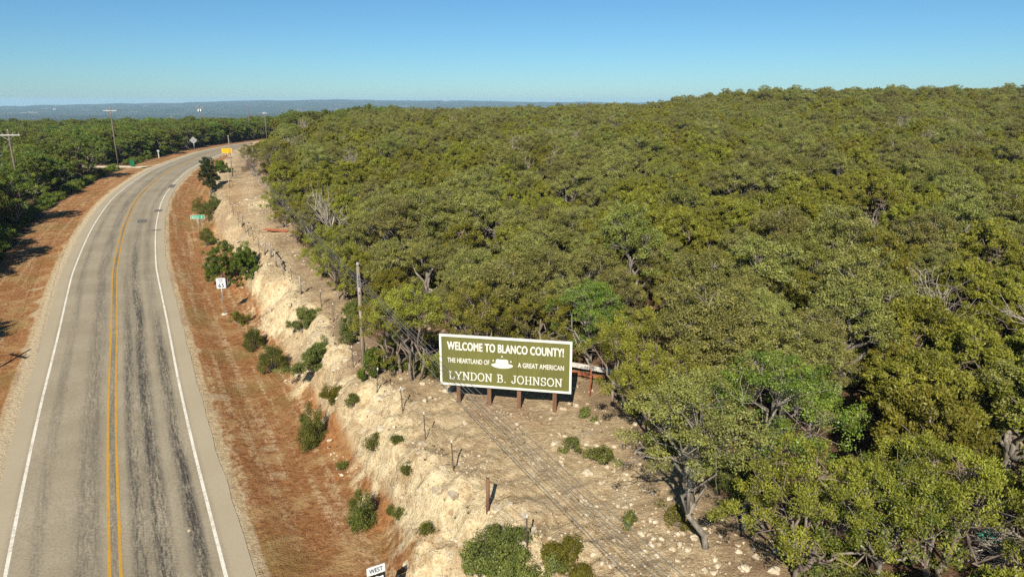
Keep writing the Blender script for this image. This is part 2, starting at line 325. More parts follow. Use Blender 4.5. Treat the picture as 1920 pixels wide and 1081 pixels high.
def ground_material():
    t = NT('hill_ground'); p = t.pos()
    z = t.n('Attribute', attribute_name='zone'); sep = t.n('SeparateColor'); t.l(z.outputs['Color'], sep.inputs[0])
    n1 = t.noise(p, .55, 5, .65); n2 = t.noise(p, 3.2, 6, .7); n3 = t.noise(p, 11, 4, .75); n4 = t.noise(p, .16, 3, .5)
    nn = t.math('ADD', t.math('MULTIPLY_ADD', n1, .55, -.28), t.math('MULTIPLY_ADD', n2, .55, -.28))
    edge = lambda s, k=1.0: t.ramp(t.math('ADD', s, t.math('MULTIPLY', nn, k)), .35, .65)
    # bench: tan stony soil
    tan = t.mix(t.ramp(n2, .36, .64), (0.335, 0.238, 0.130), (0.49, 0.385, 0.235))
    tan = t.mix(t.math('MULTIPLY', t.ramp(n3, .52, .70), .55), tan, (0.156, 0.105, 0.065))
    tan = t.mix(t.math('MULTIPLY', t.ramp(n4, .5, .65), .45), tan, (0.245, 0.156, 0.095))
    tan = t.mix(t.math('MULTIPLY', t.ramp(n1, .55, .68), .75), tan, (0.435, 0.347, 0.224))
    # red grassy verge
    red = t.mix(t.ramp(n2, .33, .66), (0.187, 0.076, 0.028), (0.315, 0.154, 0.059))
    red = t.mix(t.math('MULTIPLY', t.ramp(n1, .47, .66), .7), red, (0.375, 0.243, 0.109))
    red = t.mix(t.math('MULTIPLY', t.ramp(n4, .52, .66), .45), red, (0.176, 0.138, 0.043))
    red = t.mix(t.math('MULTIPLY', t.ramp(n3, .55, .75), .6), red, (0.436, 0.324, 0.190))
    cb = t.n('CombineXYZ'); t.l(t.math('MULTIPLY', t.attr('road_d'), 1.6), cb.inputs[0]); t.l(t.math('MULTIPLY', t.attr('road_s'), .06), cb.inputs[1])
    stk = t.noise(cb.outputs[0], 1.0, 4, .6)
    red = t.mix(t.math('MULTIPLY', t.math('MULTIPLY', t.ramp(stk, .50, .60), t.ramp(n2, .40, .62)), .6), red, (.50, .38, .23))
    # pale cut bank
    lime = t.mix(t.ramp(n2, .34, .62), (0.47, 0.36, 0.20), (0.66, 0.545, 0.345))
    lime = t.mix(t.math('MULTIPLY', t.ramp(n1, .55, .70), .8), lime, (0.313, 0.204, 0.102))
    lime = t.mix(t.math('MULTIPLY', t.ramp(n3, .54, .68), .8), lime, (0.231, 0.150, 0.082))
    lime = t.mix(t.math('MULTIPLY', t.ramp(t.noise(p, 1.6, 5, .7), .54, .64), .75), lime, (.26, .155, .075))
    # leaf litter under the trees
    lit = t.mix(t.ramp(n2, .35, .65), (0.068, 0.039, 0.024), (0.170, 0.099, 0.058))
    lit = t.mix(t.math('MULTIPLY', t.ramp(n3, .55, .7), .6), lit, (0.245, 0.177, 0.122))
    # pale gravel beside the asphalt
    gra = t.mix(t.ramp(n3, .35, .65), (0.40, 0.315, 0.195), (0.50, 0.41, 0.275))
    c = t.mix(edge(sep.outputs['Red']), tan, red)
    c = t.mix(edge(sep.outputs['Blue'], .7), c, lit)
    c = t.mix(edge(sep.outputs['Green']), c, lime)
    c = t.mix(edge(z.outputs['Alpha'], .9), c, gra)
    h = t.math('ADD', t.math('MULTIPLY', n3, .5), n2)
    return t.bsdf(c, .95, spec=.1, bump=h, bstr=1.0, bdist=.2)
M['ground'] = ground_material()

def road_material():
    t = NT('chip_seal_asphalt'); p = t.pos()
    d = t.attr('d'); s = t.attr('s')
    cb = t.n('CombineXYZ'); t.l(t.math('MULTIPLY', d, 2.2), cb.inputs[0]); t.l(t.math('MULTIPLY', s, .10), cb.inputs[1])
    streak = t.noise(cb.outputs[0], 1.0, 5, .65)
    cb2 = t.n('CombineXYZ'); t.l(t.math('MULTIPLY', d, 11), cb2.inputs[0]); t.l(t.math('MULTIPLY', s, 1.1), cb2.inputs[1])
    fine = t.noise(cb2.outputs[0], 1.0, 5, .7)
    grain = t.noise(p, 9, 6, .85); big = t.noise(p, .25, 4, .6)
    c = t.mix(t.ramp(big, .35, .65), (0.241, 0.204, 0.139), (0.286, 0.245, 0.173))
    c = t.mix(t.math('MULTIPLY', t.ramp(grain, .45, .62), .52), c, (0.116, 0.099, 0.075))
    def band(c0, w, amt, col=(0.068, 0.060, 0.051), s0=None, s1=None):
        nonlocal c
        x = t.math('ABSOLUTE', t.math('SUBTRACT', d, c0)); x = t.math('DIVIDE', x, w)
        f = t.math('SUBTRACT', 1.0, x, clamp=True); f = t.ramp(f, 0, .8)
        f = t.math('MULTIPLY', f, t.ramp(t.math('ADD', t.math('MULTIPLY', streak, .34), t.math('MULTIPLY', t.math('ADD', fine, grain), .34)), .42, .58))
        if s0 is not None: f = t.math('MULTIPLY', f, t.math('ADD', t.math('SUBTRACT', 1.0, t.ramp(s, s0, s1)), .25, clamp=True))
        c = t.mix(t.math('MULTIPLY', f, amt), c, col)
    band(-2.75, .42, .46); band(-1.0, .78, .66); band(0, .34, .7); band(.92, .48, .92, (0.051, 0.045, 0.039), 25, 90); band(1.72, .60, 1.0, (0.041, 0.037, 0.034), 30, 120)
    band(2.98, .44, 1.0, (0.024, 0.022, 0.022), 38, 60); band(2.75, .45, .34)
    # paler worn shoulders
    sh = t.ramp(t.math('ABSOLUTE', d), 3.7, 4.0)
    c = t.mix(t.math('MULTIPLY', sh, .6), c, (0.340, 0.286, 0.197))
    return t.bsdf(c, .9, spec=.2, bump=grain, bstr=.3, bdist=.01)
M['asphalt'] = road_material()
def paint(name, a, worn):
    t = NT(name); p = t.pos(); nz = t.noise(p, 7, 6, .75); n2 = t.noise(p, .8, 3, .6)
    c = t.mix(t.math('MULTIPLY', t.ramp(t.math('ADD', nz, t.math('MULTIPLY', n2, .4)), .66, .86), .8), a, worn)
    return t.bsdf(c, .7, spec=.2)
M['line_white'] = paint('worn_white_line', (.58, .55, .47), (.30, .26, .19))
M['line_yellow'] = paint('worn_yellow_line', (.42, .225, .025), (.22, .16, .075))
M['tar'] = plain('tar_patch', (.075, .066, .056), (.15, .13, .105), 8, .8, obj=False)

# ------------------------------------------------------------------ ground sheet
def polar(az0, az1, daz, radii):
    az = np.radians(np.arange(az0, az1+daz/2, daz)); A, Rr = np.meshgrid(az, radii)
    return Rr*np.sin(A), Rr*np.cos(A), len(az), len(radii)
def grid_faces(nc, nr):
    i = (np.arange(nr-1)[:, None]*nc+np.arange(nc-1)).ravel()
    return np.stack([i, i+1, i+nc+1, i+nc], 1)
WP = np.array([(-46,125),(-44.5,112)]+[p for p in WOOD_EDGE]+[(9.5,10),(14,-5),(420,-5),(420,420),(-20,420),(-44,330)], float)
def in_wood(x, y):
    x = np.asarray(x); y = np.asarray(y); c = np.zeros(x.shape, bool); n = len(WP)
    for i in range(n):
        (x1, y1), (x2, y2) = WP[i], WP[(i+1) % n]
        with np.errstate(divide='ignore', invalid='ignore'):
            c ^= ((y1 > y) != (y2 > y)) & (x < (x2-x1)*(y-y1)/(y2-y1)+x1)
    return c
def seg_dist(x, y, P):
    b = np.full(x.shape, 1e9)
    for (x1, y1), (x2, y2) in zip(P[:-1], P[1:]):
        dx, dy = x2-x1, y2-y1; t = np.clip(((x-x1)*dx+(y-y1)*dy)/(dx*dx+dy*dy+1e-9), 0, 1)
        b = np.minimum(b, np.hypot(x-x1-t*dx, y-y1-t*dy))
    return b
DRIVE = np.array([(-76.5,152),(-82,154.5),(-90,156.2),(-100,157.5),(-112,157),(-128,155)])
rad = [5.0]
while rad[-1] < 1250: rad.append(rad[-1]*(1.0078 if rad[-1] < 110 else (1.012 if rad[-1] < 240 else 1.03)))
X, Y, nc, nr = polar(-66, 60, .33, rad); X = X.ravel(); Y = Y.ravel(); Z = terrain(X, Y)
I, D = road_sd(X, Y)
near = np.hypot(X, Y) < 420
sdw = seg_dist(X, Y, WP[:len(WOOD_EDGE)+3]); sdw = np.where(in_wood(X, Y), sdw, -sdw)
f_for = np.where(D > 0, smooth(-.8, 1.6, sdw), smooth(-10.2, -11.8, D)); f_for = np.maximum(f_for, np.where(D > 12, .47*smooth(-5.0, -1.0, sdw), 0)); f_for = np.where(near, f_for, 1)
w6 = wav(X, Y, 7, 2)
f_red = np.where(D > 0, smooth(4.8, 5.5, D)*(1-smooth(9.6, 11.6, D)), smooth(-5.0, -6.2, D))
f_red = np.where(D > 0, f_red+.50*smooth(42, 66, Y)*smooth(11, 13, D)*(1-f_for), f_red)   # browner grass on the far bench
f_red = f_red-.5*smooth(.25, .8, wav(X, Y, 3.2, 4)*(.5+.5*wav(X, Y, 30, 1)))*(np.abs(np.abs(D)-6.2) < 1.3)
toe_ = 9.5+.55*wav(X, Y, 9, 0)
u_ = (D-toe_)/3.0
f_lim = np.where(D > 0, (.50*smooth(-.25, .2, u_)+.55*smooth(.25, .6, u_))*(1-smooth(.95, 1.35, u_)), 0)*(.42+.52*smooth(-.5, .5, w6)+.30*wav(X, Y, 2.2, 3))*(1-.70*smooth(50, 72, Y))
f_lim = np.maximum(f_lim, np.where(D > 0, .42*smooth(.9, 1.3, u_)*(1-smooth(3.0, 4.5, u_))*smooth(-.1, .7, wav(X, Y, 8, 1)), 0)*(1-.5*smooth(50, 72, Y)))
f_lim = np.maximum(f_lim, .9*np.exp(-(((X+3.2)/1.6)**2+((Y-20.5)/2.4)**2)))
f_lim = np.maximum(f_lim, .7*smooth(6, 2, np.hypot(X+30, Y-88)))
f_gra = np.where(D > 0, smooth(4.2, 4.5, D)*(1-smooth(4.65, 5.1, D))*.62, smooth(-4.1, -4.4, D)*(1-smooth(-4.9, -5.8, D))*.85)
dd = seg_dist(X, Y, DRIVE); f_gra = np.maximum(f_gra, 1-smooth(1.3, 2.6, dd)); f_gra = np.where(dd < 8, np.maximum(f_gra, (1-smooth(4.5, 8.5, np.abs(D)))*(1-smooth(4, 8, dd))), f_gra)
f_for = np.where(dd < 2.2, 0, f_for)
me = mesh_np('ground', np.stack([X, Y, Z], 1), [grid_faces(nc, nr)], [M['ground']], smooth_=True)
at = me.attributes.new('zone', 'FLOAT_COLOR', 'POINT')
at.data.foreach_set('color', np.clip(np.stack([f_red, f_lim, f_for, f_gra], 1), 0, 1).astype(np.float32).ravel())
for nm, a_ in (('road_d', D), ('road_s', I.astype(float))):
    q = me.attributes.new(nm, 'FLOAT', 'POINT'); q.data.foreach_set('value', a_.astype(np.float32))
tag(link('ground', me), kind='structure')

# ------------------------------------------------------------------ road, its painted lines and tar patches
def strip(d0, d1, s0, s1, dz, nd=2, step=1.0, wob=0.0):
    ss = np.arange(s0, s1+.01, step); dd_ = np.linspace(d0, d1, nd)
    cx, cy, tx, ty = (np.interp(ss, ST, a) for a in (CLX, CLY, TX, TY))
    Dg, Sg = np.meshgrid(dd_, ss); k = np.ones_like(Dg)
    if wob:
        Dg[:, 0] += wob*(wav(ss, ss*.3, 5, 0)+wav(ss, ss*.3, 1.7, 1)*.6); Dg[:, -1] += wob*(wav(ss, ss*.3, 6, 2)+wav(ss, ss*.3, 2, 3)*.6)
    Xs = cx[:, None]+Dg*ty[:, None]; Ys = cy[:, None]-Dg*tx[:, None]
    Zs = np.broadcast_to(zroad(cy)[:, None], Xs.shape)+dz
    return np.stack([Xs, Ys, Zs], 2).reshape(-1, 3), grid_faces(nd, len(ss)), Dg.ravel(), Sg.ravel()
S_END = ST[-1]-2
S_OFF = float(ST[np.argmin(np.abs(CLY-22.3))])          # s = 0 where the road enters the picture
def road_piece(name, d0, d1, s0, s1, dz, mat, parent=None, nd=2, step=1.0, wob=0.0):
    V, F, Dg, Sg = strip(d0, d1, s0, s1, dz, nd, step, wob)
    me = mesh_np(name, V, [F], [mat], smooth_=True)
    for k, a in (('d', Dg), ('s', Sg-S_OFF+22)):
        q = me.attributes.new(k, 'FLOAT', 'POINT'); q.data.foreach_set('value', a.astype(np.float32))
    return link(name, me, parent)
road = tag(road_piece('road', -4.65, 4.68, 0, S_END, 0, M['asphalt'], None, 24, .5, .03), kind='structure')
road_piece('edge_line', -3.74, -3.60, 0, S_END, .004, M['line_white'], road)
road_piece('edge_line', 3.60, 3.74, 0, S_END, .004, M['line_white'], road)
road_piece('centre_line', -.27, -.15, 0, S_END, .004, M['line_yellow'], road)
road_piece('centre_line', .12, .24, 0, S_END, .004, M['line_yellow'], road)
for yy, d0, d1, ln in ((118, 3.2, 4.3, 4.0), (96.5, 3.1, 4.1, 1.7), (83.5, 3.2, 4.2, .6), (89, 1.3, 2.5, 2.5)):
    s_ = float(ST[np.argmin(np.abs(CLY-yy))])
    road_piece('tar_patch', d0, d1, s_, s_+ln, .008, M['tar'], road, 3, ln/4, .05)
# driveway: a crushed-stone strip running off to the left
t_ = np.linspace(0, len(DRIVE)-1, 60); dx_, dy_ = (np.interp(t_, range(len(DRIVE)), DRIVE[:, k]) for k in (0, 1))
gx, gy = np.gradient(dx_), np.gradient(dy_); g_ = np.hypot(gx, gy); w_ = np.interp(t_, [0, .6, 1.4, 5], [3.6, 2.4, 1.9, 1.8])
L_ = np.stack([dx_-gy/g_*w_, dy_+gx/g_*w_], 1); Rg = np.stack([dx_+gy/g_*w_, dy_-gx/g_*w_], 1)
V = np.vstack([np.column_stack([q, np.maximum(terrain(q[:, 0], q[:, 1]), terrain(dx_, dy_))+.05]) for q in (L_, Rg)])
n_ = len(t_)
M['gravel'] = plain('crushed_stone', (.60, .50, .35), (.48, .39, .26), 3, .95, obj=False)
tag(link('driveway', mesh_np('driveway', V, [np.array([(i, i+n_, i+n_+1, i+1) for i in range(8, n_-1)])], [M['gravel']])), kind='structure')

# ------------------------------------------------------------------ far valley and hills
def valley_material():
    t = NT('far_woodland'); p = t.pos((.001, .001, .001))
    a = t.noise(p, 45, 4, .65); b = t.noise(p, 6, 6, .65); e = t.noise(p, 3.0, 6, .6)
    c = t.mix(t.ramp(a, .35, .65), (.016, .024, .011), (.048, .058, .026))
    c = t.mix(t.math('MULTIPLY', t.ramp(b, .57, .62), .6), c, (.15, .14, .07))
    c = t.mix(t.math('MULTIPLY', t.ramp(e, .66, .68), .9), c, (.42, .34, .22))
    return t.bsdf(c, .95, spec=.05, bump=a, bstr=1, bdist=5)
M['valley'] = valley_material()
HX = np.array([0, 100, 200, 330, 480, 620, 760, 900, 1000, 1240, 1500, 1920]); HY = np.array([195, 194, 192.5, 190.5, 187.5, 186, 187, 188, 190, 191, 191, 190])
def far_height(x, y):
    r = np.hypot(x, y); a = np.degrees(np.arctan2(x, y))
    ha = np.degrees(np.arctan((HX-960)/1280*.964)); top = 17.6+(187-HY)/1280*8800
    ridge = np.interp(a, ha, top, left=top[0]-5, right=top[-1])
    u = smooth(5200, 8800, r)
    base = -75+7*wav(x, y, 900, 2)+5*wav(x, y, 2400, 3)
    return np.where(r < 1300, -75+6*wav(x, y, 400, 1), base*(1-u)+(ridge-14+7*wav(x, y, 900, 4)+4*wav(x, y, 330, 5))*u-60*smooth(9000, 11500, r))
X2, Y2, nc2, nr2 = polar(-64, 60, .25, np.concatenate([np.geomspace(1180, 5200, 70), np.linspace(5300, 11500, 90)]))
X2 = X2.ravel(); Y2 = Y2.ravel(); Z2 = far_height(X2, Y2)
q_ = np.hypot(X2, Y2); bl = smooth(1180, 1600, q_)
Z2 = (terrain(X2, Y2)-1.5)*(1-bl)+Z2*bl
tag(link('hills', mesh_np('hills', np.stack([X2, Y2, Z2], 1), [grid_faces(nc2, nr2)], [M['valley']], smooth_=True)), kind='structure')
ZMIN = float(min(Z.min(), Z2.min()))

# ------------------------------------------------------------------ trees
def unit(v): return v/(np.linalg.norm(v, axis=-1, keepdims=True)+1e-9)
def leaves(C, Rc, n, size, squash, up, seed, aspect=.36, spray=False):
    """n leaf-sized rhombs round every clump centre; returns V, F, tint"""
    g = np.random.RandomState(seed); K = len(C); N = K*n
    off = g.normal(size=(K, n, 3)); off = unit(off)*(g.uniform(0, 1, (K, n, 1))**.45)
    P = (C[:, None]+off*Rc[:, None, None]*np.array([1, 1, squash])).reshape(N, 3)
    Nn = unit(off.reshape(N, 3)*.9+np.array([0, 0, .45])+g.normal(size=(N, 3))*.55)
    B = unit(np.cross(Nn, g.normal(size=(N, 3))-np.array([0, 0, up*1.5]))); T = np.cross(B, Nn)
    if spray:                                            # narrow sprays that fan outward and upward
        T = unit(off.reshape(N, 3)*.55+np.array([0, 0, .55])+g.normal(size=(N, 3))*.55); o_ = unit(off.reshape(N, 3)+np.array([0, -.25, .45])+g.normal(size=(N, 3))*.45)
        Nn = unit(o_-(o_*T).sum(1, keepdims=True)*T); B = np.cross(T, Nn)
    L = size*g.uniform(.6, 1.35, (N, 1))
    V = np.stack([P-T*L*.5, P+B*L*aspect, P+T*L*.5, P-B*L*aspect], 1).reshape(-1, 3)
    tint = np.repeat(np.clip(np.repeat(g.uniform(0, .65, K), n)+g.uniform(-.1, .45, N), 0, 1), 4)
    return V, np.arange(N*4).reshape(N, 4), tint
def bend(a, b, g, n=5, amt=.12, lift=0.0):
    t = np.linspace(0, 1, n)[:, None]; L = np.linalg.norm(b-a)
    return a*(1-t)+b*t+g.normal(size=(n, 3))*amt*L*.35*np.sin(np.pi*t)+np.array([0, 0, lift*L])*np.sin(np.pi*t)
def grow(seed, h, rad_, style, lean=(0, 0), lobes=9, clumps=13, nleaf=110, size=.10, stems=3, trunk_r=.12, base=.25, skirt=4):
    g = np.random.RandomState(seed); tub = MB(); cx, cy = lean
    if style == 'j': zz, flat, sq, up, cr = .60, .80, .85, .75, .25
    elif style == 'o': zz, flat, sq, up, cr = .66, .62, .70, .15, .29
    elif style == 'c': zz, flat, sq, up, cr = .5, 1.0, .9, .7, .30
    else: zz, flat, sq, up, cr = .5, .8, .85, .5, .30
    Lc = []; Lr = []
    for i in range(lobes):                               # sub-crowns
        a = i*2.4+g.uniform(-.5, .5)
        if style == 'c':
            f = i/(lobes-1.); zc = h*(.24+.64*f); rr = rad_*(1-.75*f)*.55*(1 if i % 2 else .85); ro = rad_*.42
        else:
            f = math.sqrt((i+.3)/lobes); rr = rad_*f*.74*g.uniform(.85, 1.15); zc = h*(zz+.24*(1-f*f)*g.uniform(.7, 1.2)-.14*f*g.uniform(0, 1.3)); ro = rad_*g.uniform(.36, .52)
        Lc.append((cx+rr*math.cos(a), cy+rr*math.sin(a), min(zc, h-ro*flat*.8))); Lr.append(ro)
    if style in 'jo' and base > .2:                      # low outer lobes, so that the crown comes down
        for i in range(skirt):
            a = i*2.4+g.uniform(-.7, .7); f = g.uniform(.55, .85); Lc.append((cx+rad_*f*math.cos(a), cy+rad_*f*math.sin(a), h*g.uniform(.16, .46))); Lr.append(rad_*g.uniform(.24, .36))
    Lc = np.array(Lc); Lr = np.array(Lr); C = []; CR = []
    st = []
    for k in range(stems):
        a = k*6.28/stems+g.uniform(-.4, .4); b0 = np.array([.16*math.cos(a), .16*math.sin(a), -.15])*(stems > 1); b0[2] = -.2
        top = np.array([cx+rad_*.22*math.cos(a)*(stems > 1), cy+rad_*.22*math.sin(a)*(stems > 1), h*.52])
        P = bend(b0, top, g, 7, .16); r = np.linspace(trunk_r, trunk_r*.5, 7)/math.sqrt(stems)*1.25
        tub.tube(P, r, 7); st.append((P, r))
    for i in range(len(Lc)):
        P, r = st[np.argmin([np.hypot(*(q[0][-1]-Lc[i])[:2]) for q in st])]
        j = g.randint(2, 6) if Lc[i][2] > h*.5 else g.randint(1, 4)
        B = bend(P[j], Lc[i], g, 6, .22, .08); tub.tube(B, np.linspace(r[j]*.75, .025, 6), 5)
        m = max(4, int(clumps*(Lr[i]/(rad_*.44))**2)) if style != 'c' else clumps
        d = unit(g.normal(size=(m*3, 3))); d = d[d[:, 2] > -.45][:m]
        c = Lc[i]+d*Lr[i]*np.array([1, 1, flat])*g.uniform(.62, 1.12, (len(d), 1))
        for q in c[:max(3, len(c)//2)]:
            tub.tube(bend(B[g.randint(3, 6)], q, g, 4, .25, .05), np.linspace(.022, .007, 4), 3, cap=False)
        if style in 'jo':                                # a few bare twigs reaching out of the foliage
            for _ in range(2):
                e = Lc[i]+unit(g.normal(size=3)+[0, 0, .3])*Lr[i]*g.uniform(1.0, 1.35); tub.tube(bend(B[4], e, g, 4, .3), np.linspace(.02, .005, 4), 3, cap=False)
        C.append(c); CR.append(np.full(len(c), cr)*g.uniform(.75, 1.25, len(c))*(rad_/2.3)**.5)
    C = np.vstack(C); CR = np.concatenate(CR)
    return tub, leaves(C, CR, nleaf, size*(1.3 if style in 'jc' else 1), sq, up, seed+99, .21 if style in 'jc' else .36, style in 'jc')
def crown_mesh(L, mat):
    V, F, tint = L; me = mesh_np('crown', V, [F], [mat])
    a = me.attributes.new('tint', 'FLOAT', 'POINT'); a.data.foreach_set('value', tint.astype(np.float32)); return me
def kind(seed, style, mat, bark, **kw):
    tub, L = grow(seed, style=style, **kw); return tub.mesh('trunk', bark, True), crown_mesh(L, mat)
def plant(name, label, cat, xy, meshes, scale=1, rz=0, group=None, sink=0.0, tilt=0, cn='crown', tn='trunk'):
    o = thing(name, label, cat, (xy[0], xy[1], tz(*xy)-sink), rz, group)
    o.scale = (scale, scale, scale) if np.isscalar(scale) else scale
    if tilt: o.rotation_euler = (tilt*math.cos(rz*3), tilt*math.sin(rz*3), rz)
    t = link(tn, meshes[0], o); c = link(cn, meshes[1], o); return o, t, c
JUN = [kind(100+i, 'j', M['juniper'], M['bark_j'], h=4.4+.25*(i % 3), rad_=1.55+.11*(i % 4), lobes=8+i % 3, clumps=21, nleaf=130, size=.085, stems=2+i % 3) for i in range(6)]
OAK = [kind(200+i, 'o', M['oak'], M['bark_o'], h=4.9+.25*(i % 3), rad_=1.8+.14*(i % 3), lobes=10+i % 3, clumps=20, nleaf=112, size=.068, stems=1+i % 3, trunk_r=.17) for i in range(6)]
LUSH = [kind(300+i, 'o', M['lush'], M['bark_o'], h=5.6+.3*(i % 3), rad_=2.5+.2*(i % 3), lobes=10+i % 2, clumps=20, nleaf=92, size=.105, stems=2, trunk_r=.14, skirt=9) for i in range(4)]
def recolour(ms, mat):
    m = ms[1].copy(); m.materials.clear(); m.materials.append(mat); return ms[0], m
GREEN = [recolour(q, M['oakgreen']) for q in OAK[:4]]
def dead_mesh(seed, h):
    g = np.random.RandomState(seed); tub = MB(); P = bend(np.array([0, 0, -.2]), np.array([.5, .2, h*.6]), g, 7, .15); tub.tube(P, np.linspace(.10, .05, 7), 6)
    for i in range(11):
        e = np.array([g.normal()*h*.15, g.normal()*h*.15, h*g.uniform(.55, .98)]); B = bend(P[g.randint(2, 7)], e, g, 6, .25); tub.tube(B, np.linspace(.035, .010, 6), 5)
        for k in range(9):
            f = e+g.normal(size=3)*h*.09; tub.tube(bend(B[g.randint(2, 6)], f, g, 4, .3), np.linspace(.018, .006, 4), 3, cap=False)
    return tub.mesh('trunk', M['dead'], True)
DEAD = [dead_mesh(40+i, 5.2) for i in range(3)]

# scatter positions over the woods
def scatter(x0, x1, y0, y1, sp, g):
    xs, ys = np.meshgrid(np.arange(x0, x1, sp), np.arange(y0, y1, sp)); xs = xs.ravel()+g.uniform(-.45, .45, xs.size)*sp; ys = ys.ravel()+g.uniform(-.45, .45, ys.size)*sp
    return xs, ys
g = np.random.RandomState(21)
xs, ys = scatter(-60, 330, 5, 330, 2.72, g)
ok = in_wood(xs, ys) & (seg_dist(xs, ys, WP[:len(WOOD_EDGE)+3]) > 1.3); xs, ys = xs[ok], ys[ok]
d_ = road_sd(xs, ys)[1]; ok = (d_ > 14) & (np.abs(np.arctan2(xs, ys)) < .85); xs, ys = xs[ok], ys[ok]
ex = np.array([(e[0], e[1]) for e in EDGE_TREES])
ok = np.min(np.hypot(xs[:, None]-ex[:, 0], ys[:, None]-ex[:, 1]), 1) > 1.9
pa = np.array(SPOT['poleA']); ok &= np.hypot(xs-pa[0], ys-pa[1]) > 2.4
ok &= ~((xs > -5) & (xs < 6) & (ys < 34.2) & (ys > 20))
ok &= ~((xs > 4) & (xs < 10) & (ys < 37) & (ys > 30)) | (g.uniform(size=len(xs)) < .4)
ok &= np.hypot(xs-16.0, ys-18.6) > 2.6
ok &= seg_dist(xs, ys, [SPOT['poleA'], SPOT['poleC']]) > 1.9                              # kept clear under the wires
xs, ys = xs[ok], ys[ok]
gap = wav(xs, ys, 16, 0)+.6*wav(xs, ys, 7, 3); ok = gap > -1.1; xs, ys = xs[ok], ys[ok]
xl, yl = scatter(-330, -20, 20, 420, 3.9, g); d_ = road_sd(xl, yl)[1]
ok = (d_ < -13.8-1.2*wav(xl, yl, 12, 1)) & (seg_dist(xl, yl, DRIVE) > 4.2) & (np.abs(np.arctan2(xl, yl)) < .98) & (np.hypot(xl, yl) < 440); xl, yl = xl[ok], yl[ok]
ok = ~((xl > -116) & (xl < -82) & (yl > 138) & (yl < 158)); xl, yl = xl[ok], yl[ok]
for k in ('pole1', 'pole2', 'pole0', 'diamond_sign', 'mailbox'):
    q = SPOT[k]; ok = np.hypot(xl-q[0], yl-q[1]) > 2.0
    ok &= ~((np.abs((xl-q[0])*q[1]-(yl-q[1])*q[0])/math.hypot(*q) < 2.6) & (np.hypot(xl, yl) < math.hypot(*q)) & (np.hypot(xl-q[0], yl-q[1]) < (9 if k == 'pole1' else 12)))
    xl, yl = xl[ok], yl[ok]
xe, ye = scatter(-95, 60, 215, 420, 4.2, g); d_ = road_sd(xe, ye)[1]                       # wood beyond the bend
ok = (np.abs(d_) > 12) & ~in_wood(xe, ye) & (d_ > 0); xe, ye = xe[ok], ye[ok]
def in_view(x, y, z, m=1.06):
    c_, s_ = math.cos(math.atan(353.5/1280)), math.sin(math.atan(353.5/1280)); zc = y*c_-(z-CAM_H)*s_
    return (np.abs(x/zc*1280) < 960*m) & ((540.5-1280*(y*s_+(z-CAM_H)*c_)/zc) < 1081*m)
AX = np.concatenate([xs, xl, xe]); AY = np.concatenate([ys, yl, ye]); SIDE = np.concatenate([np.zeros(len(xs)), np.ones(len(xl)), np.ones(len(xe))])
AZ_ = terrain(AX, AY); view = in_view(AX, AY, AZ_+3.5)
kn = .55*wav(AX, AY, 30, 2)+.5*wav(AX, AY, 12, 4)+g.normal(size=len(AX))*.35
KIND = np.where(SIDE == 0, np.where(kn > .18, 1, 0), np.where(kn > 1.0, 0, 2))           # 0 juniper, 1 grey oak, 2 lush oak
KIND = np.where((SIDE == 0) & (g.uniform(size=len(AX)) < .05), 4, KIND)
KIND = np.where((SIDE == 0) & (g.uniform(size=len(AX)) < .035) & (np.hypot(AX, AY) > 36), 3, KIND)
SCL = g.uniform(.74, 1.28, len(AX))*np.where(SIDE == 1, 1.1, 1.0)*np.where((AX > 70) & (AY > 150) & (g.uniform(size=len(AX)) < .3), 1.25, 1.0); ROT = g.uniform(0, 6.28, len(AX))
dist_ = np.hypot(AX, AY); order = np.argsort(dist_)
POOL = {0: JUN, 1: OAK, 2: LUSH, 4: GREEN}
INFO = {0: ('juniper_tree', 'olive green juniper crowded among others in the dense hillside wood', 'tree', 'junipers of the hillside wood'),
        1: ('oak_tree', 'grey green oak with pale twigs among the junipers of the hillside wood', 'tree', 'oaks of the hillside wood'),
        2: ('leafy_oak', 'deep green bushy oak in the wood across the road', 'tree', 'oaks of the wood across the road'),
        4: ('green_oak', 'fresh green oak standing out among the olive junipers of the hillside wood', 'tree', 'green oaks of the hillside wood'),
        3: ('dead_tree', 'bare grey dead tree standing among the junipers on the hillside', 'dead tree', 'dead trees on the hillside')}
cnt = {0: 0, 1: 0, 2: 0, 3: 0, 4: 0}; cap = {0: 285, 1: 285, 2: 250, 3: 40, 4: 150}; rest = []; SRC = {}
for i in order:
    k = int(KIND[i])
    if not view[i]:
        if dist_[i] < 150 and k != 3: rest.append(i)
        continue
    if cnt[k] >= cap[k]:
        if k != 3: rest.append(i)
        continue
    nm, lab, cat, grp = INFO[k]; v = cnt[k]; cnt[k] += 1
    if k == 3:
        o = link(nm, DEAD[v % 3]); o.location = (AX[i], AY[i], AZ_[i]); o.rotation_euler = (0, 0, ROT[i]); o.scale = (SCL[i],)*3; tag(o, lab, cat, grp); continue
    o, t, c = plant(nm, lab, cat, (AX[i], AY[i]), POOL[k][v % len(POOL[k])], SCL[i], ROT[i], grp)
    SRC.setdefault((k, v % len(POOL[k])), (t, c))

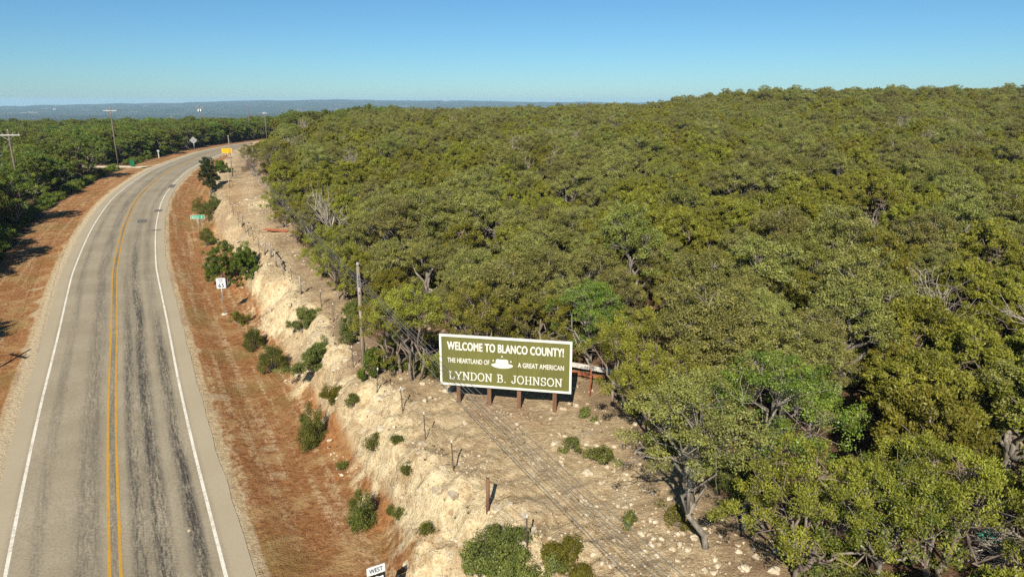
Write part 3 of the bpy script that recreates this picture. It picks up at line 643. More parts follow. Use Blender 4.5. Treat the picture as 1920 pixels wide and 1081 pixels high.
def scatter_object(name, pts, rot, scl, var, sources, label_kind='stuff'):
    """ONE object: a point per tree, each carrying an instance of one of the source trees' meshes"""
    me = bpy.data.meshes.new(name); me.vertices.add(len(pts)); me.vertices.foreach_set('co', np.asarray(pts, np.float32).ravel())
    for nm, typ, a in (('rot', 'FLOAT', rot), ('scl', 'FLOAT', scl), ('var', 'INT', var)):
        q = me.attributes.new(nm, typ, 'POINT'); q.data.foreach_set('value', np.asarray(a, np.int32 if typ == 'INT' else np.float32))
    o = link(name, me); tag(o, kind=label_kind)
    ng = bpy.data.node_groups.new(name, 'GeometryNodeTree')
    ng.interface.new_socket('Geometry', in_out='INPUT', socket_type='NodeSocketGeometry'); ng.interface.new_socket('Geometry', in_out='OUTPUT', socket_type='NodeSocketGeometry')
    N = ng.nodes; gi = N.new('NodeGroupInput'); go = N.new('NodeGroupOutput'); jn = N.new('GeometryNodeJoinGeometry'); ng.links.new(jn.outputs[0], go.inputs[0])
    def named(a, typ):
        x = N.new('GeometryNodeInputNamedAttribute'); x.data_type = typ; x.inputs[0].default_value = a; return x.outputs[0]
    va, ro, sc = named('var', 'INT'), named('rot', 'FLOAT'), named('scl', 'FLOAT')
    cx = N.new('ShaderNodeCombineXYZ'); ng.links.new(ro, cx.inputs[2])
    for i, objs in enumerate(sources):
        cp = N.new('FunctionNodeCompare'); cp.data_type = 'INT'; cp.operation = 'EQUAL'; ng.links.new(va, cp.inputs[2]); cp.inputs[3].default_value = i
        for ob in objs:
            oi = N.new('GeometryNodeObjectInfo'); oi.inputs['Object'].default_value = ob; oi.inputs['As Instance'].default_value = True; oi.transform_space = 'ORIGINAL'
            ip = N.new('GeometryNodeInstanceOnPoints'); ng.links.new(gi.outputs[0], ip.inputs['Points']); ng.links.new(cp.outputs[0], ip.inputs['Selection'])
            ng.links.new(oi.outputs['Geometry'], ip.inputs['Instance']); ng.links.new(cx.outputs[0], ip.inputs['Rotation']); ng.links.new(sc, ip.inputs['Scale'])
            ng.links.new(ip.outputs[0], jn.inputs[0])
    md = o.modifiers.new('scatter', 'NODES'); md.node_group = ng
    return o
keys = sorted(SRC); kidx = {k: i for i, k in enumerate(keys)}
rest = np.array(rest)
byk = {k: [kidx[q] for q in keys if q[0] == k] for k in (0, 1, 2, 4)}
var = np.array([byk[int(KIND[i])][j % len(byk[int(KIND[i])])] for j, i in enumerate(rest)])
scatter_object('woods', np.stack([AX, AY, AZ_], 1)[rest], ROT[rest], SCL[rest], var, [SRC[k] for k in keys])
# far woods: coarse trees, some standing alone as the pattern for the rest
FAR = []
for i in range(3):
    g2 = np.random.RandomState(70+i); K = 16
    C = unit(g2.normal(size=(K, 3)))*np.array([1.9, 1.9, 1.3])*g2.uniform(.5, 1, (K, 1))+np.array([0, 0, 3.2])
    tm = MB().tube([(0, 0, -1), (.2, .1, 3.4)], [.2, .1], 5).mesh('trunk', M['bark_o'])
    FAR.append((tm, crown_mesh(leaves(C, np.full(K, 1.15), 42, .62, .75, .3, 71+i, .5), M['lush'])))
far_src = []
for i, (x, y) in enumerate(((-190, 420), (-150, 445), (-225, 400))):
    o, t, c = plant('distant_tree', 'dark green tree far beyond the road on the edge of the valley', 'tree', (x, y), FAR[i], 1.3, i, 'far trees above the valley'); far_src.append((t, c))
g = np.random.RandomState(33); n0 = 15000
r_ = 330+(np.sqrt(g.uniform(0, 1, n0))*1)*2300*g.uniform(.15, 1, n0); a_ = g.uniform(R(-42), R(40), n0)
fx, fy = r_*np.sin(a_), r_*np.cos(a_); d_ = road_sd(fx, fy)[1]; ok = (np.hypot(fx, fy) > 440) | ((d_ < 0) & (np.hypot(fx, fy) > 425)); fx, fy = fx[ok], fy[ok]
fz = np.where(np.hypot(fx, fy) < 1200, terrain(fx, fy), far_height(fx, fy)*smooth(1180, 1600, np.hypot(fx, fy))+(terrain(fx, fy)-1.5)*(1-smooth(1180, 1600, np.hypot(fx, fy))))
ok = wav(fx, fy, 260, 2)+.5*wav(fx, fy, 90, 3) > -.75; fx, fy, fz = fx[ok], fy[ok], fz[ok]
fr = np.hypot(fx, fy)
scatter_object('distant_woods', np.stack([fx, fy, fz-.6], 1), g.uniform(0, 6.28, len(fx)), g.uniform(1.0, 1.7, len(fx))*(fr/450)**.5, g.randint(0, 3, len(fx)), [(c,) for t, c in far_src])

# ------------------------------------------------------------------ trees at the edge of the wood, shrubs on the bank
for i, (x, y, h, r, k, lab) in enumerate(EDGE_TREES):
    if k == 'cedar': ms = kind(500+i, 'c', M['cedar'], M['bark_j'], h=h, rad_=r, lobes=13, clumps=15, nleaf=110, size=.10, stems=1, trunk_r=.13)
    elif k == 'o':
        lean = (-.9, .3) if 'leaning' in lab else ((.9, .5) if 'bent' in lab else (0, 0))
        ms = kind(500+i, 'o', M['oak'] if i % 2 else M['lush'], M['bark_o'], h=h, rad_=r, lean=lean, lobes=11, clumps=14, nleaf=125, size=.062, stems=1, trunk_r=.095, base=.1 if lean != (0, 0) else .3)
    else: ms = kind(500+i, 'j', M['juniper'], M['bark_j'], h=h, rad_=r, lobes=10, clumps=14, nleaf=140, size=.062, stems=3 if 'several' in lab else 2, trunk_r=.12)
    plant('cedar_tree' if k == 'cedar' else ('oak_tree' if k == 'o' else 'juniper_tree'), lab, 'tree', (x, y), ms, 1, 0)
SHK = {'j': ('bush', 'bark_j', .06, 'j', .30), 'u': ('bush', 'bark_j', .065, 'c', .28), 'o': ('shrub', 'bark_o', .062, 's', .3), 'g': ('bright', 'bark_o', .085, 's', .34), 'y': ('yellow', 'bark_o', .055, 's', .3)}
for i, (x, y, w, h, k, lab) in enumerate(SHRUBS):
    mt, bk, sz, sty, cr = SHK[k]; rr = w/2; big = rr > .8
    tub, L = MB(), None; g = np.random.RandomState(700+i); nl = int(np.clip(26*(rr*h*2.2), 14, 90))*(2 if k in 'ogy' and rr > 1 else 1); C = []
    lob = [(g.uniform(.15, .95)*rr*(1.15 if q % 3 else .5), g.uniform(0, 6.28), g.uniform(.35, 1.0)*h, g.uniform(.16, .34)*rr) for q in range(9)]
    for _ in range(nl):                                  # shoots fanning up from the base
        a = g.uniform(0, 6.28); f = math.sqrt(g.uniform())
        if k in 'ogy': f *= 1.0+.48*math.sin(2*a+i)+.36*math.sin(3*a+2.3*i)
        if k == 'u':                                     # several pointed spires side by side
            q = len(C) % 4; f2 = g.uniform(.06, 1); tip = (1, .82, .7, .6)[q]*h; sx, sy = ((0, 0), (.45, .1), (-.42, .2), (.1, -.4))[q]
            e = np.array([rr*(sx+.42*(1-f2)*math.cos(a)), rr*(sy+.42*(1-f2)*math.sin(a)), tip*f2])
        else: e = np.array([rr*.86*f*math.cos(a), rr*.86*f*math.sin(a), h*(.93*math.sqrt(max(.12, 1-f*f*.9)))*g.uniform(.4, 1)])
        if k in 'oy' and rr > .6 and g.uniform() < .85:    # ragged: separate lobes of different height
            q = lob[g.randint(9)]; e = np.array([q[0]*math.cos(q[1]), q[0]*math.sin(q[1]), q[2]*.78])+unit(g.normal(size=3))*np.array([q[3], q[3], q[3]*.8])*g.uniform(.5, 1.1); e[2] = max(e[2], .06)
        if g.uniform() < .12 and k in 'ogy': e *= 1.18
        if len(C) < 26: tub.tube(bend(np.array([g.normal()*.06, g.normal()*.06, -.08]), e, g, 4, .15), np.linspace(.02+.008*rr, .006, 4), 4, cap=False)
        C.append(e)
    C = np.array(C); cr_ = np.full(len(C), .15+(.05 if k in 'ogy' else .09)*min(rr, 1.6))*g.uniform(.7, 1.3, len(C))
    ms = (tub.mesh('stems', M[bk]), crown_mesh(leaves(C, cr_, 150 if big else 110, sz, .9 if k != 'u' else 1.4, .6 if k in 'ju' else .2, 800+i, .24 if k in 'ju' else .36, k in 'ju'), M[mt]))
    plant('juniper_bush' if k in 'ju' else 'leafy_shrub', lab, 'shrub', (x, y), ms, 1, 0, sink=.04, cn='foliage', tn='stems')
BUSH = []
for i in range(4):
    g = np.random.RandomState(900+i); C = unit(g.normal(size=(46, 3)))*np.array([1.15, 1.15, .95])*g.uniform(.5, 1, (46, 1)); C[:, 2] = np.abs(C[:, 2])*1.25+.1
    tub = MB()
    for q in C[::2]: tub.tube(bend(np.array([0, 0, -.1]), q, g, 4, .2), np.linspace(.025, .008, 4), 4, cap=False)
    BUSH.append((tub.mesh('stems', M['bark_o']), leaves(C, np.full(46, .30)*g.uniform(.7, 1.3, 46), 110, .10, .9, .3, 950+i)))
BUSHM = {k: [(t, crown_mesh(L, M[m])) for t, L in BUSH] for k, m in (('l', 'lush'), ('r', 'shrub'))}
g = np.random.RandomState(77); nb = 0
for st in np.arange(52, 245, 2.3):
    i = int(st); d = -12.0-1.6*g.uniform(); x, y = CLX[i]+d*TY[i], CLY[i]-d*TX[i]
    if abs(y-155) < 7 or y < 50 or np.hypot(x-SPOT['pole1'][0], y-SPOT['pole1'][1]) < 3 or np.hypot(x-SPOT['diamond_sign'][0], y-SPOT['diamond_sign'][1]) < 5: continue
    s = g.uniform(.7, 1.35); plant('roadside_bush', 'leafy green bush at the foot of the trees along the far verge', 'bush', (x, y), BUSHM['l'][nb % 4], (s, s, s*g.uniform(.7, 1.1)), g.uniform(0, 6.28), 'bushes along the far verge', cn='foliage', tn='stems'); nb += 1
we = np.array(WOOD_EDGE); t_ = np.linspace(2, len(we)-1.01, 64)
for t in t_:
    k = int(t); q = we[k]*(1-(t-k))+we[k+1]*(t-k); dirv = we[k+1]-we[k]; nv = np.array([-dirv[1], dirv[0]])/(np.hypot(*dirv)+1e-9); q = q+nv*g.uniform(.4, 1.6)
    if np.hypot(*(q-np.array(SPOT['poleA']))) < 1.6 or (-5 < q[0] < 5.5 and 28 < q[1] < 34) or g.uniform() < .25: continue
    s = g.uniform(.4, .85); plant('understory_bush', 'low dull green bush under the outer junipers at the edge of the wood', 'bush', tuple(q), BUSHM['r'][nb % 4], (s, s, s*g.uniform(.7, 1.2)), g.uniform(0, 6.28), 'low bushes under the wood edge', cn='foliage', tn='stems'); nb += 1
# bleached dead brush and a green scrap lying in the bottom right corner
g = np.random.RandomState(5); tub = MB()
for i in range(12):
    a = math.pi+g.uniform(-1.1, .75); e = np.array([math.cos(a)*g.uniform(1.2, 2.0), math.sin(a)*1.3*g.uniform(.3, 1)*g.choice([-1, 1])+.3, g.uniform(.25, 1.3)]); B = bend(np.array([.5, -.4, .1]), e, g, 7, .2); tub.tube(B, np.linspace(.035, .008, 7), 5)
    for k in range(10):
        f = B[g.randint(2, 7)]+g.normal(size=3)*.3+(e-B[0])*.18; tub.tube(bend(B[g.randint(1, 6)], f, g, 4, .25), np.linspace(.014, .004, 4), 3, cap=False)
o = tub.build('dead_brush', M['dead']); o.location = ground(SPOT['deadbrush'], .1); tag(o, 'bleached bare dead brush lying in the bottom right corner of the wood', 'dead brush')
mb = MB()
for i in range(5): mb.tube(bend(np.array([-.35+.14*i, 0, .03]), np.array([-.15+.1*i, .5, .12+.05*(i % 2)]), g, 6, .3), np.linspace(.07, .03, 6), 6)
o = mb.build('green_scrap', M['turquoise'], None, True); o.location = ground(SPOT['greenbag'], .02); tag(o, 'crumpled bright green scrap on the shaded ground beside the dead brush', 'litter')

# ------------------------------------------------------------------ stones
def rock_mesh(seed):
    import bmesh
    g = np.random.RandomState(seed); bm = bmesh.new(); bmesh.ops.create_icosphere(bm, subdivisions=2, radius=1)
    ph = g.uniform(0, 6.28, 9)
    for v in bm.verts:
        p = v.co.copy(); k = 1+.18*math.sin(3*p.x+ph[0])+.16*math.sin(4*p.y+ph[1]*p.z)+.12*math.sin(6*p.z+ph[2]+2*p.x)
        v.co = Vector((p.x*k*1.15, p.y*k*.9, max(p.z*k*.55, -.25)))+Vector(g.normal(size=3)*.05)
    me = bpy.data.meshes.new('rock'); bm.to_mesh(me); bm.free(); me.materials.append(M['limestone']); return me
RK = [rock_mesh(i) for i in range(6)]
g = np.random.RandomState(8)
RL = {6: 'largest pale boulder lying at the left end of the billboard near its first post', 0: 'biggest white limestone block below the low green shrub right of the billboard'}
for i, (x, y, s) in enumerate(ROCKS):
    o = link('limestone_rock', RK[i % 6]); o.location = ground((x, y), .02); o.scale = (s*.62,)*3; o.rotation_euler = (g.uniform(-.2, .2), g.uniform(-.2, .2), g.uniform(0, 6.28))
    far = y > 60
    tag(o, RL.get(i, 'flat pale rock of the stony outcrop beside the wire fence near the dark cedar' if far else 'small white limestone rock strewn over the stony clearing right of the wires'), 'rock', None if i in RL else ('rocks of the stony outcrop' if far else 'white rocks strewn over the clearing'))
def bare_points(n, x0, x1, y0, y1, seed):
    g = np.random.RandomState(seed); u = g.uniform(size=n)**1.5; y = y0+(y1-y0)*u; x = g.uniform(x0, x1, n); return x, y, g
def joined(name, pts, protoV, protoF, scl, rotz, mat, tint=None, zs=None):
    n = len(pts); k = len(protoV[0]); P = np.stack([protoV[i % len(protoV)] for i in range(n)])
    if zs is not None: P = P*np.stack([np.ones(n), np.ones(n), zs], 1)[:, None]
    c, s = np.cos(rotz)[:, None], np.sin(rotz)[:, None]
    Q = np.stack([P[..., 0]*c-P[..., 1]*s, P[..., 0]*s+P[..., 1]*c, P[..., 2]], 2)*np.asarray(scl)[:, None, None]+pts[:, None]
    F = (protoF[None]+np.arange(n)[:, None, None]*k).reshape(-1, protoF.shape[1])
    me = mesh_np(name, Q.reshape(-1, 3), [F], [mat])
    if tint is not None:
        a = me.attributes.new('tint', 'FLOAT', 'POINT'); a.data.foreach_set('value', np.repeat(tint, k).astype(np.float32)*np.tile(np.random.RandomState(1).uniform(.5, 1.2, k), n).astype(np.float32))
    return tag(link(name, me), kind='stuff')
import bmesh
ico = bmesh.new(); bmesh.ops.create_icosphere(ico, subdivisions=1, radius=1); icoV = np.array([v.co[:] for v in ico.verts]); ico.verts.index_update(); icoF = np.array([[v.index for v in f.verts] for f in ico.faces]); ico.free()
pv = [icoV*np.array([1.1, .85, .6])*(1+np.random.RandomState(i).uniform(-.28, .28, (len(icoV), 1))) for i in range(7)]
x, y, g = bare_points(62000, -46, 13, 9, 112, 3)
I_, d = road_sd(x, y); ok = (d > 9.6) & (d < 40) & ~(in_wood(x, y) & (seg_dist(x, y, WP) > 2.5))
stony = wav(x, y, 6, 0)+.7*wav(x, y, 2.5, 1)+.9*np.exp(-(((x-5)/3.2)**2+((y-21)/5)**2))*2+1.2*np.exp(-(((x+28)/5)**2+((y-85)/6)**2))
ok &= g.uniform(size=len(x)) < np.clip(.20+.42*stony, .05, .9); x, y, d = x[ok], y[ok], d[ok]; n = len(x)
sc = .024+.03*g.uniform(size=n)+.11*g.uniform(size=n)**6+.010*(y > 45)
joined('limestone_rubble', np.stack([x, y, terrain(x, y)+sc*.15], 1), pv, icoF, sc, g.uniform(0, 6.28, n), M['limestone'])

x, y, g = bare_points(9000, -42, 4, 11, 70, 23); I_, d = road_sd(x, y); u_ = (d-9.5-.55*wav(x, y, 9, 0))/3.0
ok = (u_ > .1) & (u_ < 1.25) & (g.uniform(size=len(x)) < np.clip(.25+.5*wav(x, y, 5, 3)+.35*(u_ > .55), 0, 1)); x, y = x[ok], y[ok]; n = len(x)
cubeV = np.array([[i, j, k] for i in (-1, 1) for j in (-1, 1) for k in (-1, 1)], float); cubeF = np.array([(0,1,3,2),(4,6,7,5),(0,4,5,1),(2,3,7,6),(0,2,6,4),(1,5,7,3)])
cv = [cubeV*np.array([1.2, .8, .55])*(1+np.random.RandomState(i+50).uniform(-.35, .25, (8, 3))) for i in range(9)]
sc = .05+.15*g.uniform(size=n)**3; joined('broken_ledge_blocks', np.stack([x, y, terrain(x, y)+sc*.05], 1), cv, cubeF, sc, g.uniform(0, 6.28, n), M['limestone'])

# ------------------------------------------------------------------ dry grass and weeds
def tuft(seed, nb, h, spread, w):
    g = np.random.RandomState(seed); V = []
    for i in range(nb):
        a = g.uniform(0, 6.28); b = np.array([math.cos(a)*spread*.4*g.uniform(), math.sin(a)*spread*.4*g.uniform(), -.02]); t = b+np.array([math.cos(a)*spread*g.uniform(.3, 1), math.sin(a)*spread*g.uniform(.3, 1), h*g.uniform(.5, 1)])
        s = np.array([-math.sin(a), math.cos(a), 0])*w; V += [b-s, b+s, t]
    return np.array(V)
tv = [tuft(i, 9, 1, .8, .10) for i in range(8)]; tf = np.arange(27).reshape(9, 3)
x, y, g = bare_points(60000, -80, 2, 12, 118, 4); I_, d = road_sd(x, y)
ok = (((d > 5.1) & (d < 10.6)) | ((d < -5.9) & (d > -13))) & (seg_dist(x, y, DRIVE) > 2.0); ok &= g.uniform(size=len(x)) < np.clip(.62+.5*wav(x, y, 2.6, 4)+.3*wav(x, y, 9, 2), .08, 1)
x, y = x[ok], y[ok]; n = len(x); sc = (.05+.07*g.uniform(size=n)**2)*(1+y/160)
joined('dry_verge_grass', np.stack([x, y, terrain(x, y)], 1), tv, tf, sc, g.uniform(0, 6.28, n), M['drygrass'], np.clip(.35+.5*wav(x, y, 4, 1)+g.normal(size=n)*.25, 0, 1))
x, y, g = bare_points(24000, -50, 12, 9, 116, 14); I_, d = road_sd(x, y)
ok = (d > 9.8) & (d < 34) & ~(in_wood(x, y) & (seg_dist(x, y, WP) > 2)); ok &= g.uniform(size=len(x)) < np.clip(.30+.75*wav(x, y, 4.5, 5)+.3*wav(x, y, 1.5, 2)+.5*smooth(50, 75, y)+.22*(d < 13.5), .03, 1)
x, y = x[ok], y[ok]; n = len(x); sc = .045+.11*g.uniform(size=n)**2
joined('dry_weeds', np.stack([x, y, terrain(x, y)], 1), tv, tf, sc, g.uniform(0, 6.28, n), M['weeds'], np.clip(.4+.5*wav(x, y, 5, 3)+g.normal(size=n)*.3, 0, 1))

# ------------------------------------------------------------------ wire fence along the top of the bank
fo = thing('wire_fence', 'old barbed wire fence of thin steel and wooden posts along the top of the bank', 'fence', (0, 0, 0))
FENCE.sort(key=lambda p: p[1]); tops = []; wood = []; g = np.random.RandomState(2)
tp = MB().box((0, 0, .60), (.045, .012, 1.4)).box((0, .02, .60), (.012, .04, 1.4)).mesh('post', M['tpost'])
tpc = MB().box((0, .004, 1.305), (.05, .05, .11)).mesh('white_tip', M['white'])
wp = MB().tube([(0, 0, -.2), (.01, 0, .7), (.02, .01, 1.42)], [.085, .08, .075], 9).mesh('post', M['wood_grey'], True)
wpb = MB().tube([(0, 0, -.2), (0, .01, .6), (-.01, .01, 1.30)], [.075, .072, .068], 9).mesh('post', M['wood_brown'], True)
for x, y, k in FENCE:
    z = tz(x, y); o = link('post', (tp if k == 't' else (wpb if y < 25 else wp)), fo); o.location = (x, y, z); o.rotation_euler = (g.normal()*.03, g.normal()*.03, .5); tops.append((x, y, z))
    if k == 't':
        c = link('white_tip', tpc, o)
B_ = [q for q in FENCE if q[2] == 'b']
def pz(q, h): return (q[0], q[1], tz(q[0], q[1])+h)
if len(B_) >= 2: MB().tube([pz(B_[0], 1.15), pz(B_[1], 1.0)], .06, 8).build('brace_rail', M['wood_grey'], fo)
q = B_[0]; MB().tube([(q[0]+1.3, q[1]-1.8, tz(q[0]+1.3, q[1]-1.8)+.05), pz(q, 1.05)], .055, 8).build('brace_rail', M['wood_grey'], fo)
for h in (.35, .72, 1.08):
    P = []
    for (x, y, z), (x2, y2, z2) in zip(tops[:-1], tops[1:]):
        P += [(x, y, z+h), ((x+x2)/2, (y+y2)/2, (z+z2)/2+h-.04)]
    P.append((tops[-1][0], tops[-1][1], tops[-1][2]+h)); MB().tube(P, .004, 4).build('wire_strand', M['wire'], fo)
for (px, nm, lab, m, h, r) in (((3.95, 31.9), 'lone_post', 'thin rust brown steel post standing in front of the pale metal strip', 'rust', 1.75, .035), ((4.95, 31.0), 'lone_post', 'short grey wooden post at the wood edge right of the billboard', 'wood_grey', 1.35, .085)):
    o = MB().tube([(0, 0, -.2), (.01, 0, h*.5), (.03, .01, h)], [r, r*.97, r*.93], 9).build(nm, M[m], None, True); o.location = ground(px); tag(o, lab, 'post')

# ------------------------------------------------------------------ debris sheets
def sheet(name, L, w, n, mat, rib=.025):
    mb = MB()
    for i in range(n):
        t0, t1 = -w/2+w*i/n, -w/2+w*(i+1)/n; zz = [(0, rib)[i % 2], (rib, 0)[i % 2]]
        mb.add([(-L/2, t0, zz[0]), (L/2, t0, zz[0]), (L/2, t1, zz[1]), (-L/2, t1, zz[1]), (-L/2, t0, zz[0]-.012), (L/2, t0, zz[0]-.012), (L/2, t1, zz[1]-.012), (-L/2, t1, zz[1]-.012)], [(0, 1, 2, 3), (7, 6, 5, 4), (0, 4, 5, 1), (2, 6, 7, 3), (1, 5, 6, 2), (3, 7, 4, 0)])
    return mb.build(name, mat)
o = sheet('rusty_sheet', 2.6, .7, 10, M['rust']); o.location = ground(SPOT['sheet'], .22); o.rotation_euler = (.12, .05, -.12); tag(o, 'rusty red corrugated sheet lying on the grass at the wood edge', 'metal sheet')
o = sheet('pale_metal_strip', 3.4, .42, 6, M['palemetal']); o.location = (4.6, 34.0, tz(4.6, 34.0)+.42); o.rotation_euler = (.25, .02, -.42); tag(o, 'long pale metal strip lying behind the right end of the billboard', 'metal strip')
o = sheet('rusty_strip', 3.2, .30, 4, M['rust']); o.location = (4.55, 33.5, tz(4.55, 33.5)+.24); o.rotation_euler = (.3, .02, -.42); tag(o, 'rusty red strip lying along the pale metal strip behind the billboard', 'metal strip')

# ------------------------------------------------------------------ lettering
_font_cache = []
def text_mesh(txt, h, w, bold, depth, mat, name):
    """flat lettering fitted to height h and width w, centred on the origin in x and z, facing -y; heavier strokes are layered copies"""
    cu = bpy.data.curves.new('t', 'FONT'); cu.body = txt; cu.size = 1; cu.extrude = .01; cu.align_x = 'CENTER'; cu.space_character = 1.0+bold*1.5
    ob = bpy.data.objects.new('t', cu); COL.objects.link(ob); dg = bpy.context.evaluated_depsgraph_get(); me = bpy.data.meshes.new_from_object(ob.evaluated_get(dg))
    bpy.data.objects.remove(ob); bpy.data.curves.remove(cu)
    V = np.empty(len(me.vertices)*3, np.float32); me.vertices.foreach_get('co', V); V = V.reshape(-1, 3)
    fs = {}
    for f in me.polygons: fs.setdefault(len(f.vertices), []).append(list(f.vertices))
    bpy.data.meshes.remove(me)
    lo, hi = V.min(0), V.max(0); kx, kz = w/(hi[0]-lo[0]), h/(hi[1]-lo[1]); b_ = bold*h
    X_ = (V[:, 0]-(lo[0]+hi[0])/2)*kx*(1-2*b_/w); Z_ = (V[:, 1]-(lo[1]+hi[1])/2)*kz*(1-2*b_/h); Y_ = -V[:, 2]/.01*depth/2
    VV = []; FF = {}
    offs = [(0, 0)] if bold <= 0 else [(0, 0)]+[(b_*math.cos(q), b_*math.sin(q)) for q in np.linspace(0, 2*np.pi, 8, endpoint=False)]
    for n_i, (ox, oz) in enumerate(offs):
        VV.append(np.stack([X_+ox, Y_-.0006*n_i, Z_+oz], 1))
        for k, f in fs.items(): FF.setdefault(k, []).append(np.array(f)+n_i*len(V))
    return mesh_np(name, np.vstack(VV), [np.vstack(f) for f in FF.values()], [mat])
def letters(txt, h, w, bold, mat, parent, x, y, z, depth=.006):
    o = link('lettering', text_mesh(txt, h, w, bold, depth, mat, 'lettering'), parent); o.location = (x, y, z); return o
def ring(a0, a1, cx, cz, rx, rz, n=10): return [(cx+rx*math.cos(R(a0+(a1-a0)*i/n)), cz+rz*math.sin(R(a0+(a1-a0)*i/n))) for i in range(n+1)]
SLAB = {                                                # slab-serif capitals as pen strokes (unit height), width first; serifs as short flat strokes
 'L': (.80, [[(.18, 0), (.18, 1)], [(.18, .03), (.76, .03), (.76, .30)], [(.02, .97), (.36, .97)], [(.02, .03), (.3, .03)]]),
 'Y': (.98, [[(.10, .97), (.49, .45), (.88, .97)], [(.49, .47), (.49, 0)], [(-.02, .97), (.26, .97)], [(.72, .97), (1.0, .97)], [(.30, .03), (.68, .03)]]),
 'N': (1.0, [[(.17, 0), (.17, .97), (.83, .03), (.83, 1)], [(.0, .97), (.22, .97)], [(.0, .03), (.34, .03)], [(.66, .97), (1.0, .97)]]),
 'D': (.94, [[(.20, 0), (.20, 1)], [(.02, .97), (.42, .97)]+ring(90, -90, .42, .5, .46, .47)[1:]+[(.02, .03)]]),
 'O': (.98, [ring(0, 360, .49, .5, .43, .49, 22)]),
 'B': (.86, [[(.20, 0), (.20, 1)], [(.02, .97), (.46, .97)]+ring(90, -90, .46, .75, .26, .22)[1:]+[(.2, .53)], [(.46, .53)]+ring(90, -90, .48, .28, .32, .25)[1:]+[(.02, .03)]]),
 'J': (.74, [[(.56, .97), (.56, .26)]+ring(0, -150, .33, .26, .23, .24)[1:], [(.36, .97), (.74, .97)], [(.08, .16), (.16, .26)]]),
 'H': (1.0, [[(.19, 0), (.19, 1)], [(.81, 0), (.81, 1)], [(.19, .5), (.81, .5)], [(.02, .97), (.36, .97)], [(.02, .03), (.36, .03)], [(.64, .97), (.98, .97)], [(.64, .03), (.98, .03)]]),
 'S': (.78, [ring(25, 270, .39, .74, .28, .24)+ring(90, -155, .39, .26, .31, .25)[1:], [(.66, .97), (.66, .72)], [(.10, .03), (.10, .28)]]),
 '.': (.34, [[(.12, .06), (.22, .06)]]), ' ': (.46, [])}
def slab_text(txt, h, w, pen, mat, parent, x, y, z):
    adv = sum(SLAB[c][0]+.13 for c in txt)-.13; k = w/adv; mb = MB(); cx = -w/2; lay = 0
    for c in txt:
        cw, strokes = SLAB[c]
        for st in strokes:
            P = np.array([(cx+px*k, (pz_-.5)*h) for px, pz_ in st]); lay += 1; yy = -.004-.0004*(lay % 9)
            T = np.gradient(P, axis=0); T /= np.linalg.norm(T, axis=1)[:, None]+1e-9
            closed = np.allclose(P[0], P[-1])
            for a, b in zip(P[:-1], P[1:]):
                t = (b-a)/np.linalg.norm(b-a); nrm = np.array([-t[1], t[0]]); ww = pen*(.62 if abs(t[1]) < .35 else 1.0)/2*(1.6 if c == '.' else 1); e = t*pen*.22
                a2, b2 = a-e, b+e; yy -= .00007
                q = [a2-nrm*ww, b2-nrm*ww, b2+nrm*ww, a2+nrm*ww]
                mb.add([(p[0], yy, p[1]) for p in q]+[(p[0], 0, p[1]) for p in q], [(0, 1, 2, 3), (0, 4, 5, 1), (1, 5, 6, 2), (2, 6, 7, 3), (3, 7, 4, 0)])
        cx += (cw+.13)*k
    o = mb.build('lettering', mat, parent); o.location = (x, y, z); return o

# ------------------------------------------------------------------ billboard
(ax, ay, az_), (bx, by, bz), BH = BOARD
BW = math.hypot(bx-ax, by-ay); mid = ((ax+bx)/2, (ay+by)/2); zb = (az_+bz)/2
bo = thing('billboard', 'large olive green welcome billboard with white border and lettering on four brown timber posts', 'billboard', (mid[0], mid[1], tz(*mid)), math.atan2(by-ay, bx-ax))
z0 = zb-tz(*mid); zc_ = z0+BH/2
NP = 5; pw = (BW-.16)/NP
for i in range(NP): MB().box((-(BW-.16)/2+pw*(i+.5), .031+.0012*((i*3) % 4-1.5), zc_), (pw-.006, .06, BH-.16)).build('panel', M['olive'], bo)
MB().box((0, .070, zc_), (BW-.2, .012, BH-.2)).build('backing', M['wood_grey'], bo)
fr = .105
for nm, c, s in (('frame', (0, .02, z0+BH-fr/2), (BW, .10, fr)), ('frame', (0, .02, z0+fr/2), (BW, .10, fr)), ('frame', (-BW/2+fr/2, .02, zc_), (fr, .098, BH-2*fr)), ('frame', (BW/2-fr/2, .02, zc_), (fr, .098, BH-2*fr))):
    MB().box(c, s).build(nm, M['white'], bo)
ca, sa = math.cos(bo.rotation_euler.z), math.sin(bo.rotation_euler.z)
for f in (-.365, -.125, .105, .375):
    lx = f*BW; gx_, gy_ = mid[0]+lx*ca, mid[1]+lx*sa; g0 = tz(gx_, gy_)-tz(*mid)
    MB().box((lx, .220, (g0-.3+z0+BH-.2)/2), (.19, .19, z0+BH-.2-g0+.3)).build('post', M['wood_brown'], bo)
for zz in (z0+.5, z0+BH-.5): MB().box((0, .100, zz), (BW-.3, .04, .09)).build('stringer', M['wood_brown'], bo)
yl_ = -.004; IW = BW-2*fr
letters('WELCOME TO BLANCO COUNTY!', BH*.165, IW*.91, .034, M['white'], bo, 0, yl_, z0+BH*.785)
letters('THE HEARTLAND OF', BH*.095, IW*.335, .02, M['white'], bo, -IW*.287, yl_, z0+BH*.50)
letters('A GREAT AMERICAN', BH*.095, IW*.355, .02, M['white'], bo, IW*.28, yl_, z0+BH*.49)
slab_text('LYNDON B. JOHNSON', BH*.155, IW*.89, .050, M['white'], bo, 0, yl_, z0+BH*.20)
hat = []                                                # hat emblem: brim, crown and three small marks
hx, hz = -.02*BW, z0+BH*.495
brim = [(-.48, -.10), (-.42, -.19), (-.28, -.26), (-.08, -.30), (.08, -.30), (.28, -.26), (.42, -.19), (.48, -.10), (.44, -.02), (.30, .03), (.27, .05)]
